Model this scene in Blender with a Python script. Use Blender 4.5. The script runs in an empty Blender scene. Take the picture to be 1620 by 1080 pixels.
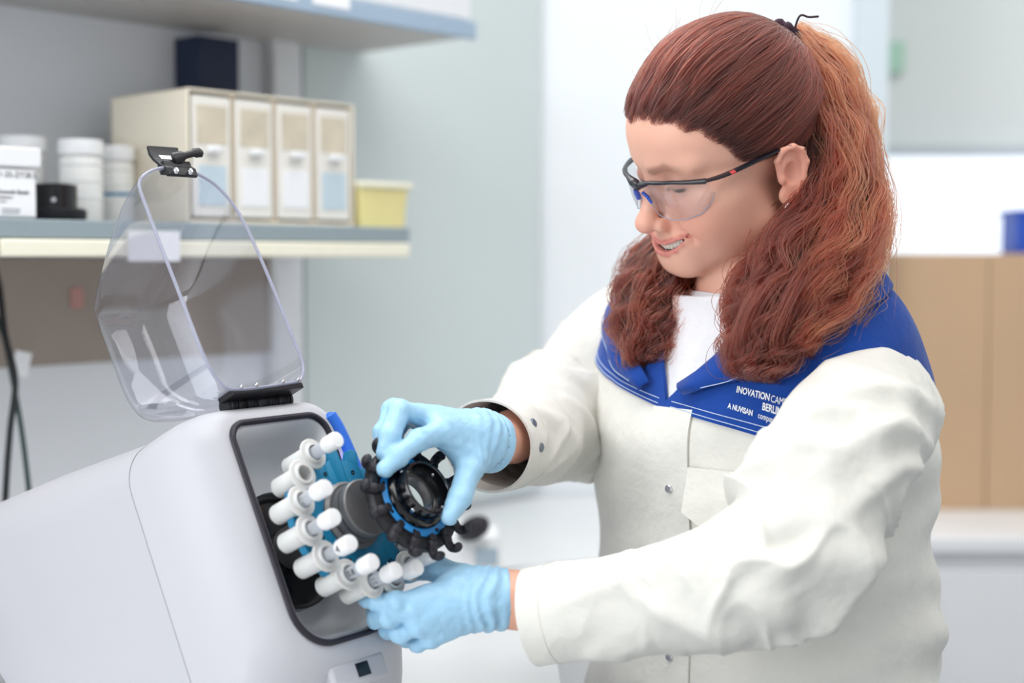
import bpy, bmesh, math, random
import numpy as np
from mathutils import Vector, Matrix

random.seed(7)
rng = np.random.default_rng(11)
SC = bpy.context.scene
COL = SC.collection

# ------------------------------------------------------------------ camera, world, lights, exposure
FPX = 2250.0                      # focal length in pixels of the 1620 x 1080 frame (50 mm on 36 mm)
TH = math.radians(3.3)            # the camera looks a little down
CF = np.array([0, math.cos(TH), -math.sin(TH)])
CU = np.array([0, math.sin(TH), math.cos(TH)])
CR = np.array([1.0, 0, 0])
CC = np.array([0, 0, 1.37])
def P(px, py, d):                 # point seen at a pixel, d metres in front of the camera
    return CC + CF * d + CR * (px - 810) / FPX * d - CU * (py - 540) / FPX * d
cam_d = bpy.data.cameras.new('camera')
cam = bpy.data.objects.new('camera', cam_d); COL.objects.link(cam)
cam.location = CC
cam.rotation_euler = (math.radians(90) - TH, 0, 0)
cam_d.sensor_width = 36; cam_d.lens = 50
cam_d.clip_start = 0.05; cam_d.clip_end = 60
cam_d.dof.use_dof = True
cam_d.dof.focus_distance = 1.43
cam_d.dof.aperture_fstop = 2.0
SC.camera = cam

w = bpy.data.worlds.new('room_light'); SC.world = w; w.use_nodes = True
w.node_tree.nodes['Background'].inputs[0].default_value = (0.93, 0.97, 1.0, 1)
w.node_tree.nodes['Background'].inputs[1].default_value = 0.80

def area(name, loc, size, energy, target=None, color=(1, 1, 1), size_y=None):
    l = bpy.data.lights.new(name, 'AREA'); l.energy = energy; l.color = color
    l.shape = 'RECTANGLE'; l.size = size; l.size_y = size_y or size
    o = bpy.data.objects.new(name, l); COL.objects.link(o); o.location = loc
    if target is not None:
        o.rotation_euler = (Vector(target) - Vector(loc)).to_track_quat('-Z', 'Y').to_euler()
    return o
# fluorescent ceiling panels in rows over the laboratory
area('ceiling_panel_light', (-0.35, 0.75, 2.70), 1.2, 13, (-0.35, 0.75, 0), (1, 0.985, 0.96), 0.6)
area('ceiling_panel_light', (0.75, 0.75, 2.70), 1.2, 11, (0.75, 0.75, 0), (1, 0.985, 0.96), 0.6)
area('ceiling_panel_light', (-0.45, 1.95, 2.70), 1.2, 18, (-0.45, 1.95, 0), (1, 0.985, 0.96), 0.6)
area('ceiling_panel_light', (1.0, 2.05, 2.70), 1.2, 9, (1.0, 2.05, 0), (1, 0.985, 0.96), 0.6)
# unseen soft light added at front left to brighten the face
area('left_fill_light', (-2.0, 0.1, 1.65), 1.7, 42, (0.2, 1.6, 1.15), (0.95, 0.98, 1.0), 1.4)

SC.view_settings.view_transform = 'Standard'
SC.view_settings.look = 'None'
SC.view_settings.gamma = 1.0
SC.view_settings.use_curve_mapping = False
SC.view_settings.exposure = -0.15

# ------------------------------------------------------------------ materials
def lin(c):
    c = np.asarray(c, float) / 255.0
    return tuple(np.where(c <= 0.04045, c / 12.92, ((c + 0.055) / 1.055) ** 2.4))
def mat(name, rgb, rough=0.5, metal=0.0, spec=0.5, var=0.0, vscale=40.0, bump=0.0, bscale=200.0, trans=0.0,
        sss=0.0, coat=0.0, sheen=0.0, bdist=0.001, alpha=1.0, emit=None, estr=0.0, ior=1.45, attr=None):
    m = bpy.data.materials.new(name); m.use_nodes = True
    nt = m.node_tree; b = nt.nodes['Principled BSDF']
    c = lin(rgb) + (1.0,)
    b.inputs['Base Color'].default_value = c
    b.inputs['Roughness'].default_value = rough
    b.inputs['Metallic'].default_value = metal
    b.inputs['Specular IOR Level'].default_value = spec
    b.inputs['Transmission Weight'].default_value = trans
    b.inputs['Coat Weight'].default_value = coat
    b.inputs['Sheen Weight'].default_value = sheen
    b.inputs['Alpha'].default_value = alpha
    b.inputs['IOR'].default_value = ior
    if sss:
        b.inputs['Subsurface Weight'].default_value = sss
        b.inputs['Subsurface Radius'].default_value = (0.9, 0.35, 0.2)
        b.inputs['Subsurface Scale'].default_value = 0.008
    if emit is not None:
        b.inputs['Emission Color'].default_value = lin(emit) + (1,)
        b.inputs['Emission Strength'].default_value = estr
    tc = nt.nodes.new('ShaderNodeTexCoord')
    src = None
    if attr:
        a = nt.nodes.new('ShaderNodeAttribute'); a.attribute_name = attr; src = a.outputs['Color']
        nt.links.new(src, b.inputs['Base Color'])
    if var:
        n = nt.nodes.new('ShaderNodeTexNoise'); n.inputs['Scale'].default_value = vscale; n.inputs['Detail'].default_value = 5
        nt.links.new(tc.outputs['Object'], n.inputs['Vector'])
        mx = nt.nodes.new('ShaderNodeMix'); mx.data_type = 'RGBA'; mx.blend_type = 'MULTIPLY'
        mx.inputs[0].default_value = 1.0
        r = nt.nodes.new('ShaderNodeMapRange'); r.inputs[3].default_value = 1 - var; r.inputs[4].default_value = 1 + var
        r.inputs[1].default_value = 0.25; r.inputs[2].default_value = 0.75
        nt.links.new(n.outputs['Fac'], r.inputs[0])
        if src: nt.links.new(src, mx.inputs[6])
        else: mx.inputs[6].default_value = c
        nt.links.new(r.outputs[0], mx.inputs[7])
        nt.links.new(mx.outputs[2], b.inputs['Base Color'])
    if bump:
        n2 = nt.nodes.new('ShaderNodeTexNoise'); n2.inputs['Scale'].default_value = bscale; n2.inputs['Detail'].default_value = 3
        nt.links.new(tc.outputs['Object'], n2.inputs['Vector'])
        bp = nt.nodes.new('ShaderNodeBump'); bp.inputs['Strength'].default_value = bump; bp.inputs['Distance'].default_value = bdist
        nt.links.new(n2.outputs['Fac'], bp.inputs['Height'])
        nt.links.new(bp.outputs[0], b.inputs['Normal'])
    return m
def clear_mat(name, tint, refl=0.06, edge=0.6, rough=0.02, milk=0.0):
    """thin clear plastic: see-through with a fresnel sheen, a tint and optional milkiness"""
    m = bpy.data.materials.new(name); m.use_nodes = True
    nt = m.node_tree; nt.nodes.clear()
    out = nt.nodes.new('ShaderNodeOutputMaterial')
    tr = nt.nodes.new('ShaderNodeBsdfTransparent'); tr.inputs[0].default_value = lin(tint) + (1,)
    gl = nt.nodes.new('ShaderNodeBsdfGlossy'); gl.inputs['Roughness'].default_value = rough
    lw = nt.nodes.new('ShaderNodeLayerWeight'); lw.inputs[0].default_value = 0.35
    mr = nt.nodes.new('ShaderNodeMapRange'); mr.inputs[3].default_value = refl; mr.inputs[4].default_value = edge
    nt.links.new(lw.outputs['Facing'], mr.inputs[0])
    mx = nt.nodes.new('ShaderNodeMixShader')
    nt.links.new(mr.outputs[0], mx.inputs[0]); nt.links.new(tr.outputs[0], mx.inputs[1]); nt.links.new(gl.outputs[0], mx.inputs[2])
    last = mx
    if milk:
        df = nt.nodes.new('ShaderNodeBsdfTranslucent'); df.inputs[0].default_value = lin((240, 242, 245)) + (1,)
        dd = nt.nodes.new('ShaderNodeBsdfDiffuse'); dd.inputs[0].default_value = lin((240, 242, 245)) + (1,)
        ad = nt.nodes.new('ShaderNodeMixShader'); ad.inputs[0].default_value = 0.5
        nt.links.new(df.outputs[0], ad.inputs[1]); nt.links.new(dd.outputs[0], ad.inputs[2])
        m2 = nt.nodes.new('ShaderNodeMixShader'); m2.inputs[0].default_value = milk
        nt.links.new(mx.outputs[0], m2.inputs[1]); nt.links.new(ad.outputs[0], m2.inputs[2]); last = m2
    nt.links.new(last.outputs[0], out.inputs[0])
    return m

M = dict(
    wall=mat('white_wall_paint', (232, 236, 240), 0.6, var=0.015, vscale=3),
    wall_far=mat('far_wall_paint', (236, 241, 239), 0.6, var=0.015, vscale=3),
    wall_grey=mat('grey_wall_paint', (230, 233, 238), 0.6, var=0.015, vscale=3),
    panel_green=mat('grey_green_panel', (206, 215, 215), 0.35, var=0.02, vscale=2),
    taupe=mat('taupe_strip', (158, 146, 137), 0.7, var=0.04, vscale=14),
    floor=mat('grey_vinyl_floor', (150, 155, 160), 0.5, var=0.05, vscale=20),
    ceil=mat('ceiling_white', (240, 240, 240), 0.8),
    bench=mat('bench_laminate', (226, 228, 230), 0.35, var=0.015, vscale=8),
    shelf_grey=mat('shelf_edge_grey', (146, 160, 166), 0.45, var=0.02),
    shelf_blue=mat('shelf_edge_blue_grey', (160, 180, 200), 0.4, var=0.02),
    cream=mat('cream_shelf_edge', (243, 239, 220), 0.5, var=0.02),
    shelf_white=mat('shelf_white', (228, 230, 233), 0.45, var=0.02),
    shelf_under=mat('shelf_board_grey', (196, 192, 190), 0.5, var=0.02),
    white_pl=mat('white_plastic', (240, 241, 243), 0.35),
    label=mat('white_label_paper', (244, 245, 248), 0.6),
    milky=mat('milky_plastic', (236, 236, 234), 0.4, sss=0.15),
    navy=mat('navy_plastic', (14, 30, 62), 0.5, var=0.05),
    cab_cream=mat('cream_cabinet_plastic', (238, 229, 210), 0.45, var=0.02),
    cab_edge=mat('cream_drawer_rim', (228, 210, 182), 0.45),
    drawer=mat('translucent_drawer', (236, 233, 226), 0.25, var=0.03, vscale=10),
    contents=mat('drawer_contents', (206, 196, 176), 0.6, var=0.12, vscale=25),
    pale_blue=mat('pale_blue_plastic', (196, 214, 224), 0.4),
    yellow=mat('yellow_tub_plastic', (236, 224, 158), 0.4, var=0.02),
    yellow_rim=mat('pale_tub_lid', (240, 236, 214), 0.4),
    black=mat('black_plastic', (22, 22, 27), 0.38, var=0.05, vscale=80),
    black_soft=mat('black_rubber', (36, 34, 42), 0.55),
    black_gloss=mat('black_gloss_plastic', (10, 11, 16), 0.16, coat=0.3),
    ink=mat('printed_black_ink', (45, 45, 52), 0.6),
    ink_grey=mat('printed_grey_ink', (150, 152, 160), 0.6),
    blue_band=mat('blue_band', (60, 130, 175), 0.5),
    green_cord=mat('dark_green_cord', (20, 52, 48), 0.45),
    black_cord=mat('black_cord', (24, 28, 32), 0.45),
    tan=mat('brown_cardboard', (196, 164, 132), 0.75, var=0.03, vscale=6),
    blue_box=mat('blue_box_plastic', (42, 84, 190), 0.45),
    red=mat('red_mark', (196, 70, 70), 0.5), faded=mat('faded_red_paper', (186, 140, 132), 0.7),
    body=mat('machine_white_plastic', (190, 190, 196), 0.42, bump=0.03, bscale=900),
    body_in=mat('machine_bowl_plastic', (238, 238, 240), 0.4),
    seam=mat('machine_seam', (186, 186, 190), 0.5),
    gasket=mat('gasket_rubber', (34, 30, 42), 0.45),
    teal=mat('teal_plate', (18, 120, 160), 0.4, var=0.04),
    bright_blue=mat('bright_blue_plastic', (30, 140, 215), 0.35),
    royal=mat('royal_blue_plastic', (40, 110, 215), 0.4),
    steel=mat('brushed_steel', (150, 148, 148), 0.32, metal=1.0, bump=0.03, bscale=300),
    steel_dark=mat('grey_knob', (120, 119, 120), 0.40, metal=0.35),
    chrome=mat('screw_steel', (225, 225, 228), 0.15, metal=1.0),
    holder=mat('holder_nylon', (208, 209, 208), 0.42, sss=0.25),
    cap=mat('tube_cap', (232, 233, 235), 0.4, sss=0.15),
    lid=clear_mat('lid_polycarbonate', (240, 241, 247), 0.05, 0.62, 0.03),
    lid_edge=mat('lid_rim_plastic', (168, 170, 190), 0.2, alpha=0.7, coat=0.4),
    tube=clear_mat('tube_clear', (225, 232, 245), 0.06, 0.5, 0.05, milk=0.6),
    window=mat('bright_window_pane', (245, 249, 255), 0.3, emit=(238, 247, 255), estr=0.9),
    frame=mat('window_frame', (206, 216, 222), 0.5),
    white_blur=mat('white_device_shell', (236, 238, 240), 0.4),
)

# ------------------------------------------------------------------ mesh helpers
def empty(name, loc, label=None, cat=None, group=None, kind=None):
    o = bpy.data.objects.new(name, None); COL.objects.link(o); o.location = tuple(loc)
    o.empty_display_size = 0.05
    return tag(o, label, cat, group, kind)
def tag(o, label=None, cat=None, group=None, kind=None):
    if label: o['label'] = label
    if cat: o['category'] = cat
    if group: o['group'] = group
    if kind: o['kind'] = kind
    return o
def root_loc(p):
    l = np.zeros(3)
    while p is not None:
        l = l + np.array(p.location); p = p.parent
    return l
def mk(name, V, F, m, parent=None, smooth=True, angle=40, base=None):
    """one mesh object; V in world space. Without a parent its origin goes to its base."""
    V = np.asarray(V, float).reshape(-1, 3)
    if parent is not None: off = root_loc(parent)
    else:
        lo, hi = V.min(0), V.max(0)
        off = np.array([(lo[0] + hi[0]) / 2, (lo[1] + hi[1]) / 2, lo[2]]) if base is None else np.asarray(base)
    me = bpy.data.meshes.new(name)
    me.from_pydata((V - off).tolist(), [], [tuple(int(i) for i in f) for f in F])
    me.validate(); me.update()
    bm = bmesh.new(); bm.from_mesh(me); bmesh.ops.recalc_face_normals(bm, faces=bm.faces); bm.to_mesh(me); bm.free()
    if m is not None: me.materials.append(m)
    if smooth:
        me.shade_smooth()
        if angle is not None and angle < 180: me.set_sharp_from_angle(angle=math.radians(angle))
    o = bpy.data.objects.new(name, me); COL.objects.link(o)
    if parent is None: o.location = tuple(off)
    else: o.parent = parent
    return o
def nrm(a):
    a = np.asarray(a, float); return a / np.linalg.norm(a)
def box_vf(c, ax, half):
    """box at c with axes ax (3 rows) and half sizes"""
    c = np.asarray(c, float); ax = np.asarray(ax, float)
    V = [c + ax[0] * sx * half[0] + ax[1] * sy * half[1] + ax[2] * sz * half[2] for sx in (-1, 1) for sy in (-1, 1) for sz in (-1, 1)]
    F = [(0, 1, 3, 2), (4, 6, 7, 5), (0, 4, 5, 1), (2, 3, 7, 6), (0, 2, 6, 4), (1, 5, 7, 3)]
    return V, F
I3 = np.eye(3)
def box(name, c, half, m, parent=None, ax=I3, bev=0.0, seg=2):
    V, F = box_vf(c, ax, half)
    o = mk(name, V, F, m, parent, smooth=bool(bev), angle=35)
    if bev:
        b = o.modifiers.new('bevel', 'BEVEL'); b.width = bev; b.segments = seg; b.limit_method = 'NONE'
    return o
def frame_of(axis, hint=(0, 0, 1)):
    a = nrm(axis); h = np.asarray(hint, float)
    if abs(a @ nrm(h)) > 0.95: h = np.array([1.0, 0, 0])
    x = nrm(np.cross(h, a)); y = np.cross(a, x)
    return x, y, a
def lathe_vf(c, axis, prof, n=32, closed=True):
    """prof: list of (r, h) along axis; r==0 closes the end"""
    x, y, a = frame_of(axis); c = np.asarray(c, float)
    V, F, rings = [], [], []
    for r, h in prof:
        if r < 1e-7:
            rings.append([len(V)]); V.append(c + a * h)
        else:
            ring = []
            for i in range(n):
                t = 2 * math.pi * i / n
                ring.append(len(V)); V.append(c + a * h + (x * math.cos(t) + y * math.sin(t)) * r)
            rings.append(ring)
    for A, B in zip(rings[:-1], rings[1:]):
        if len(A) == 1 and len(B) == 1: continue
        for i in range(n):
            j = (i + 1) % n
            if len(A) == 1: F.append((A[0], B[i], B[j]))
            elif len(B) == 1: F.append((A[i], A[j], B[0]))
            else: F.append((A[i], A[j], B[j], B[i]))
    return V, F
def lathe(name, c, axis, prof, m, parent=None, n=32, angle=40):
    V, F = lathe_vf(c, axis, prof, n); return mk(name, V, F, m, parent, angle=angle)
def catmull(pts, n):
    pts = np.asarray(pts, float); k = len(pts)
    if k == 2:
        t = np.linspace(0, 1, n)[:, None]; return pts[0] * (1 - t) + pts[1] * t
    e = np.vstack([2 * pts[0] - pts[1], pts, 2 * pts[-1] - pts[-2]])
    out = []
    for s in np.linspace(0, k - 1 - 1e-9, n):
        i = int(s); t = s - i
        p0, p1, p2, p3 = e[i], e[i + 1], e[i + 2], e[i + 3]
        out.append(0.5 * (2 * p1 + (p2 - p0) * t + (2 * p0 - 5 * p1 + 4 * p2 - p3) * t * t + (3 * p1 - p0 - 3 * p2 + p3) * t ** 3))
    return np.array(out)
def path_frames(C, hint=(0, 0, 1)):
    C = np.asarray(C, float); T = np.gradient(C, axis=0); T /= np.linalg.norm(T, axis=1)[:, None]
    x, y, _ = frame_of(T[0], hint); X = [x]
    for t in T[1:]:
        x = X[-1] - t * (X[-1] @ t); X.append(x / np.linalg.norm(x))
    X = np.array(X); Y = np.cross(T, X)
    return T, X, Y
def tube_vf(C, r, n=10, closed=False, ry=None, hint=(0, 0, 1), cap=True):
    C = np.asarray(C, float); k = len(C)
    r = np.broadcast_to(np.asarray(r, float), (k,)); ry = r if ry is None else np.broadcast_to(np.asarray(ry, float), (k,))
    if closed:
        ext = np.vstack([C[-2:], C, C[:2]]); T, X, Y = path_frames(ext, hint); T, X, Y = T[2:-2], X[2:-2], Y[2:-2]
    else: T, X, Y = path_frames(C, hint)
    V, F = [], []
    for i in range(k):
        for j in range(n):
            a = 2 * math.pi * j / n; V.append(C[i] + X[i] * math.cos(a) * r[i] + Y[i] * math.sin(a) * ry[i])
    for i in range(k if closed else k - 1):
        i2 = (i + 1) % k
        for j in range(n):
            j2 = (j + 1) % n; F.append((i * n + j, i * n + j2, i2 * n + j2, i2 * n + j))
    if not closed and cap:
        F.append(tuple(range(n - 1, -1, -1))); F.append(tuple((k - 1) * n + j for j in range(n)))
    return V, F
def tube(name, C, r, m, parent=None, n=10, closed=False, ry=None, hint=(0, 0, 1)):
    V, F = tube_vf(C, r, n, closed, ry, hint); return mk(name, V, F, m, parent)
def roundrect(u0, u1, v0, v1, r, n=8):
    """counter-clockwise (u, v) points; r may be a list of four radii: bl, br, tr, tl"""
    rr = [r] * 4 if np.isscalar(r) else r
    out = []
    for (cx, cy, a0, q) in ((u0, v0, 180, 0), (u1, v0, 270, 1), (u1, v1, 0, 2), (u0, v1, 90, 3)):
        R = rr[q]; sx = 1 if cx == u0 else -1; sy = 1 if cy == v0 else -1
        for i in range(n + 1):
            a = math.radians(a0 + 90 * i / n)
            out.append((cx + sx * R + R * math.cos(a), cy + sy * R + R * math.sin(a)))
    return np.array(out)
def loft_vf(rings, cap0=True, cap1=True):
    k = len(rings[0]); V = np.vstack(rings); F = []
    for i in range(len(rings) - 1):
        for j in range(k):
            j2 = (j + 1) % k; F.append((i * k + j, i * k + j2, (i + 1) * k + j2, (i + 1) * k + j))
    if cap0: F.append(tuple(range(k - 1, -1, -1)))
    if cap1: F.append(tuple((len(rings) - 1) * k + j for j in range(k)))
    return V, F
def merge(*vfs):
    V, F = [], []
    for v, f in vfs:
        o = len(V); V.extend([np.asarray(p) for p in v]); F.extend([tuple(i + o for i in q) for q in f])
    return V, F
def text_mesh(name, s, size, org, right, up, m, parent, depth=0.0003, bend=None, bold=0.0):
    """flat lettering as mesh; org = left end of the baseline"""
    cu = bpy.data.curves.new(name, 'FONT'); cu.body = s; cu.size = size; cu.extrude = depth; cu.offset = bold
    cu.resolution_u = 3
    t = bpy.data.objects.new(name + '_tmp', cu); COL.objects.link(t)
    dg = bpy.context.evaluated_depsgraph_get(); me = bpy.data.meshes.new_from_object(t.evaluated_get(dg))
    V = np.array([v.co[:] for v in me.vertices]); F = [tuple(p.vertices) for p in me.polygons]
    bpy.data.objects.remove(t); bpy.data.curves.remove(cu); bpy.data.meshes.remove(me)
    right, up = np.asarray(right, float), np.asarray(up, float); nn = np.cross(right, up)
    W = np.array([bend(v) for v in V]) if bend else np.asarray(org) + V[:, :1] * right + V[:, 1:2] * up + V[:, 2:3] * nn
    return mk(name, W, F, m, parent, smooth=False)

# ------------------------------------------------------------------ the room
E1 = nrm((0.906, 1.0, 0)); WN = nrm((-1.0, 0.906, 0)); Z = np.array([0, 0, 1.0])   # along the left wall, into the wall
S0 = np.array([-0.6192, 1.72, 0.0])                 # a point under the front edge of the shelves
AXW = np.array([E1, WN, Z])
def SP(t, wd, z): return S0 + E1 * t + WN * wd + Z * z
def t_at(px, wd):                                 # distance along the shelf at which a pixel column is met
    k = (px - 810) / FPX; b = S0 + WN * wd
    return (k * b[1] - b[0]) / (E1[0] - k * E1[1])
WALL = 0.30
def sbox(name, t0, t1, w0, w1, z0, z1, m, parent=None, bev=0.0):
    return box(name, SP((t0 + t1) / 2, (w0 + w1) / 2, (z0 + z1) / 2), ((t1 - t0) / 2, (w1 - w0) / 2, (z1 - z0) / 2), m, parent, AXW, bev)
tag(box('floor', (0.2, 1.2, -0.02), (3.2, 3.4, 0.02), M['floor']), kind='structure')
tag(box('ceiling', (0.2, 1.6, 2.80), (3.2, 3.0, 0.02), M['ceil']), kind='structure')
TC = t_at(842, WALL)
tag(sbox('wall_left', -2.4, TC, WALL, WALL + 0.1, 0, 2.78, M['wall_grey']), kind='structure')
pan = tag(sbox('trim_1', t_at(484, WALL - .02), TC - 0.004, WALL - 0.02, WALL - 0.001, 0.905, 2.78, M['panel_green']), kind='structure')
tag(sbox('trim_2', -2.3, t_at(455, WALL - .012), WALL - 0.012, WALL - 0.001, 1.215, 1.372, M['taupe']), kind='structure')  # even taupe strip on the wall below the lower shelf
cor = SP(TC, WALL, 0)
YB = cor[1]
xr = (1388 - 810) / FPX * (YB + 0.02) - 0.06
tag(box('wall_back', ((cor[0] + xr) / 2 + 0.0, YB + 0.06, 1.39), ((xr - cor[0]) / 2, 0.05, 1.39), M['wall']), kind='structure')
tag(box('wall_right', ((xr + 2.6) / 2, YB + 0.42, 1.39), ((2.6 - xr) / 2, 0.05, 1.39), M['wall_far']), kind='structure')
tag(box('trim_3', (xr + 0.03, YB + 0.02, 1.39), (0.03, 0.06, 1.39), M['frame']), kind='structure')
# long low window strip in the far wall
win = empty('window_1', P(1540, 400, YB + 0.35), kind='structure'); 
d2 = YB + 0.35
z1, z0 = P(1500, 248, d2)[2], P(1500, 402, d2)[2]
xa, xb = P(1385, 300, d2)[0], P(1900, 300, d2)[0]
box('pane', ((xa + xb) / 2, d2 + 0.005, (z0 + z1) / 2), ((xb - xa) / 2, 0.004, (z1 - z0) / 2), M['window'], win)
box('window_frame', ((xa + xb) / 2, d2, z1 + 0.012), ((xb - xa) / 2 + .02, 0.015, 0.012), M['frame'], win, bev=0.003)
box('window_frame', ((xa + xb) / 2, d2, z0 - 0.012), ((xb - xa) / 2 + .02, 0.015, 0.012), M['frame'], win, bev=0.003)
box('window_frame', (xa - 0.012, d2, (z0 + z1) / 2), (0.012, 0.015, (z1 - z0) / 2), M['frame'], win, bev=0.003)

# bench under the machine and the white cabinet far right
BZ = 0.885
bench = empty('lab_bench', (-0.8, 2.0, 0), 'white laboratory bench carrying the homogenizer along the wall', 'bench')
corner = SP(TC, WALL, 0)
poly = np.array([(-2.6, 0.55), (0.055, 0.55), (0.055, 2.25), (0.62, 2.45), (0.62, YB), (corner[0], YB), tuple(SP(-2.3, WALL - .005, 0)[:2])])
def slab(poly, za, zb):
    k = len(poly); V = [(x, y, za) for x, y in poly] + [(x, y, zb) for x, y in poly]
    F = [tuple(range(k - 1, -1, -1)), tuple(range(k, 2 * k))] + [(i, (i + 1) % k, k + (i + 1) % k, k + i) for i in range(k)]
    return V, F
mk('worktop', *slab(poly, BZ - 0.03, BZ), M['bench'], bench, smooth=False)
ctr = poly.mean(0)
mk('base_panel', *slab(ctr + (poly - ctr) * 0.96, 0.0, BZ - 0.03), M['white_pl'], bench, smooth=False)
cabn = empty('base_cabinet', (1.2, 3.2, 0), 'white low cabinet below the brown cardboard at far right', 'cabinet')
dq = YB + 0.05
zc = P(1550, 806, dq)[2]
cx0 = xr + 0.07; cxc = cx0 + 0.60
box('cabinet_top', (cxc, dq - 0.10, zc - 0.015), (0.60, 0.22, 0.015), M['white_pl'], cabn, bev=0.004)
box('cabinet_body', (cxc, dq - 0.09, (zc - 0.03) / 2), (0.59, 0.20, (zc - 0.03) / 2), M['white_pl'], cabn, bev=0.004)
for i in range(3):
    dr = box('cabinet_door', (cx0 + 0.2 + 0.395 * i, dq - 0.30, (zc - 0.03) / 2), (0.192, 0.009, (zc - 0.10) / 2), M['white_pl'], cabn, bev=0.003)
# brown cardboard carton
cbx = empty('cardboard_box', (1.3, dq, zc), 'large plain brown cardboard box on the low white cabinet', 'box')
zt = P(1550, 401, dq)[2]
for nm, cx, hw in (('front_panel', cx0 + 0.115, 0.105), ('front_panel', cx0 + 0.435, 0.213)):
    box(nm, (cx, dq - 0.02, (zc + zt) / 2), (hw, 0.006, (zt - zc) / 2), M['tan'], cbx, bev=0.002)
box('side_panel', (cx0 + 0.006, dq + 0.12, (zc + zt) / 2), (0.006, 0.14, (zt - zc) / 2), M['tan'], cbx)
box('top_flap', (cx0 + 0.33, dq + 0.11, zt - 0.006), (0.31, 0.13, 0.004), M['tan'], cbx)
bb = empty('storage_box', P(1640, 408, dq + 0.05), 'small blue plastic box standing on the brown cardboard', 'box')
pb = P(1604, 405, dq + 0.05); hb = (405 - 333) / FPX * dq
box('bin', (pb[0] + 0.06, dq + 0.09, zt + hb / 2 - 0.004), (0.06, 0.05, hb / 2 - 0.004), M['blue_box'], bb, bev=0.004)
box('rim', (pb[0] + 0.06, dq + 0.09, zt + hb - 0.008), (0.064, 0.054, 0.006), M['blue_box'], bb, bev=0.002)
# green sign far away on the wall
gs = P(1402, 92, YB + 0.34); tag(box('exit_sign', (gs[0], YB + 0.355, gs[2]), (0.035, 0.008, 0.035), mat('pale_green_sign', (186, 226, 204), 0.5), bev=0.002),
    'small pale green sign on the far wall, out of focus', 'sign')

# ------------------------------------------------------------------ wall shelves
def zpx(py, px, wd):
    p = SP(t_at(px, wd), wd, 0); d = p @ CF - CC @ CF  # depth grows a little with height; good enough
    return P(px, py, p[1])[2]
lz1 = zpx(345, 2, 0); lz0 = zpx(406, 2, 0); lzm = zpx(376, 2, 0)
te = t_at(652, 0)
low = empty('wall_shelf', SP(-0.2, WALL, lz0), 'grey wall shelf with a cream front edge holding jars and drawers', 'shelf')
sbox('shelf_board', -1.3, te, 0.004, WALL - 0.002, lzm, lz1, M['shelf_grey'], low, 0.002)
for a, b in ((-1.3, t_at(4, 0) - .004), (t_at(4, 0), te - 0.004)):
    sbox('edge_strip', a, b, 0.0, 0.03, lz0, lzm - 0.001, M['cream'], low, 0.003)
sbox('support_rail', -1.3, te - 0.02, 0.05, WALL - 0.004, lz0 + 0.008, lzm - 0.002, M['shelf_under'], low)
uz0 = zpx(66, 755, 0)
ute = t_at(755, 0)
upp = empty('wall_shelf', SP(-0.2, WALL, uz0), 'upper wall shelf seen from below with a blue-grey front strip', 'shelf')
sbox('shelf_board', -1.5, ute - 0.004, 0.012, WALL - 0.002, uz0 + 0.004, uz0 + 0.032, M['shelf_under'], upp, 0.002)
sbox('edge_strip', -1.5, ute, 0.0, 0.012, uz0, uz0 + 0.028, M['shelf_blue'], upp, 0.002)
sbox('front_rail', -1.5, ute - 0.01, 0.004, 0.02, uz0 + 0.029, uz0 + 0.075, M['shelf_white'], upp, 0.003)
for a, b in ((424, 474), (498, 556)):
    sbox('edge_label', t_at(a, 0), t_at(b, 0), -0.0012, 0.0, uz0 + 0.012, uz0 + 0.034, M['label'], upp)
tp = (t_at(438, WALL - .03), t_at(482, WALL - .03))
tag(sbox('shelf_upright', *tp, WALL - 0.028, WALL - 0.003, BZ + 0.001, 2.6, M['shelf_white'], None, 0.003), 'white vertical shelf upright on the wall beside the drawer cabinet', 'upright')
tn = (t_at(313, WALL - .06), t_at(376, WALL - .06))
bd = empty('ring_binder', SP(sum(tn) / 2, WALL - .05, lz1), 'dark navy binder standing upright behind the cream drawer cabinet', 'binder')
zb1 = uz0 - 0.002
sbox('binder_spine', *tn, WALL - 0.07, WALL - 0.066, lz1, zb1 - .01, M['navy'], bd, 0.001)
sbox('binder_cover', tn[0], tn[0] + .004, WALL - 0.066, WALL - 0.006, lz1, zb1 - .01, M['navy'], bd, 0.001)
sbox('binder_cover', tn[1] - .004, tn[1], WALL - 0.066, WALL - 0.006, lz1, zb1 - .01, M['navy'], bd, 0.001)
sbox('paper_stack', tn[0] + .006, tn[1] - .006, WALL - 0.062, WALL - 0.01, lz1, zb1 - .03, M['label'], bd)

# cream drawer cabinet on the lower shelf
w0 = 0.035; tA, tB = t_at(300, w0), t_at(562, w0)
pz = zpx(140, 300, w0)
dcab = empty('drawer_cabinet', SP((tA + tB) / 2, w0 + .09, lz1), 'cream small-parts cabinet with clear drawers on the lower shelf', 'cabinet')
D = 0.188
sbox('side_panel', tA, tA + .004, w0, w0 + D, lz1, pz, M['cab_cream'], dcab, 0.002)
sbox('side_panel', tB - .004, tB, w0, w0 + D, lz1, pz, M['cab_cream'], dcab, 0.002)
sbox('top_panel', tA, tB, w0, w0 + D, pz - 0.004, pz, M['cab_cream'], dcab, 0.002)
sbox('bottom_panel', tA, tB, w0, w0 + D, lz1, lz1 + 0.005, M['cab_cream'], dcab, 0.002)
sbox('back_panel', tA, tB, w0 + D - .004, w0 + D, lz1, pz, M['cab_cream'], dcab)
n = 4; step = (tB - tA - 0.008) / n
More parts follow.
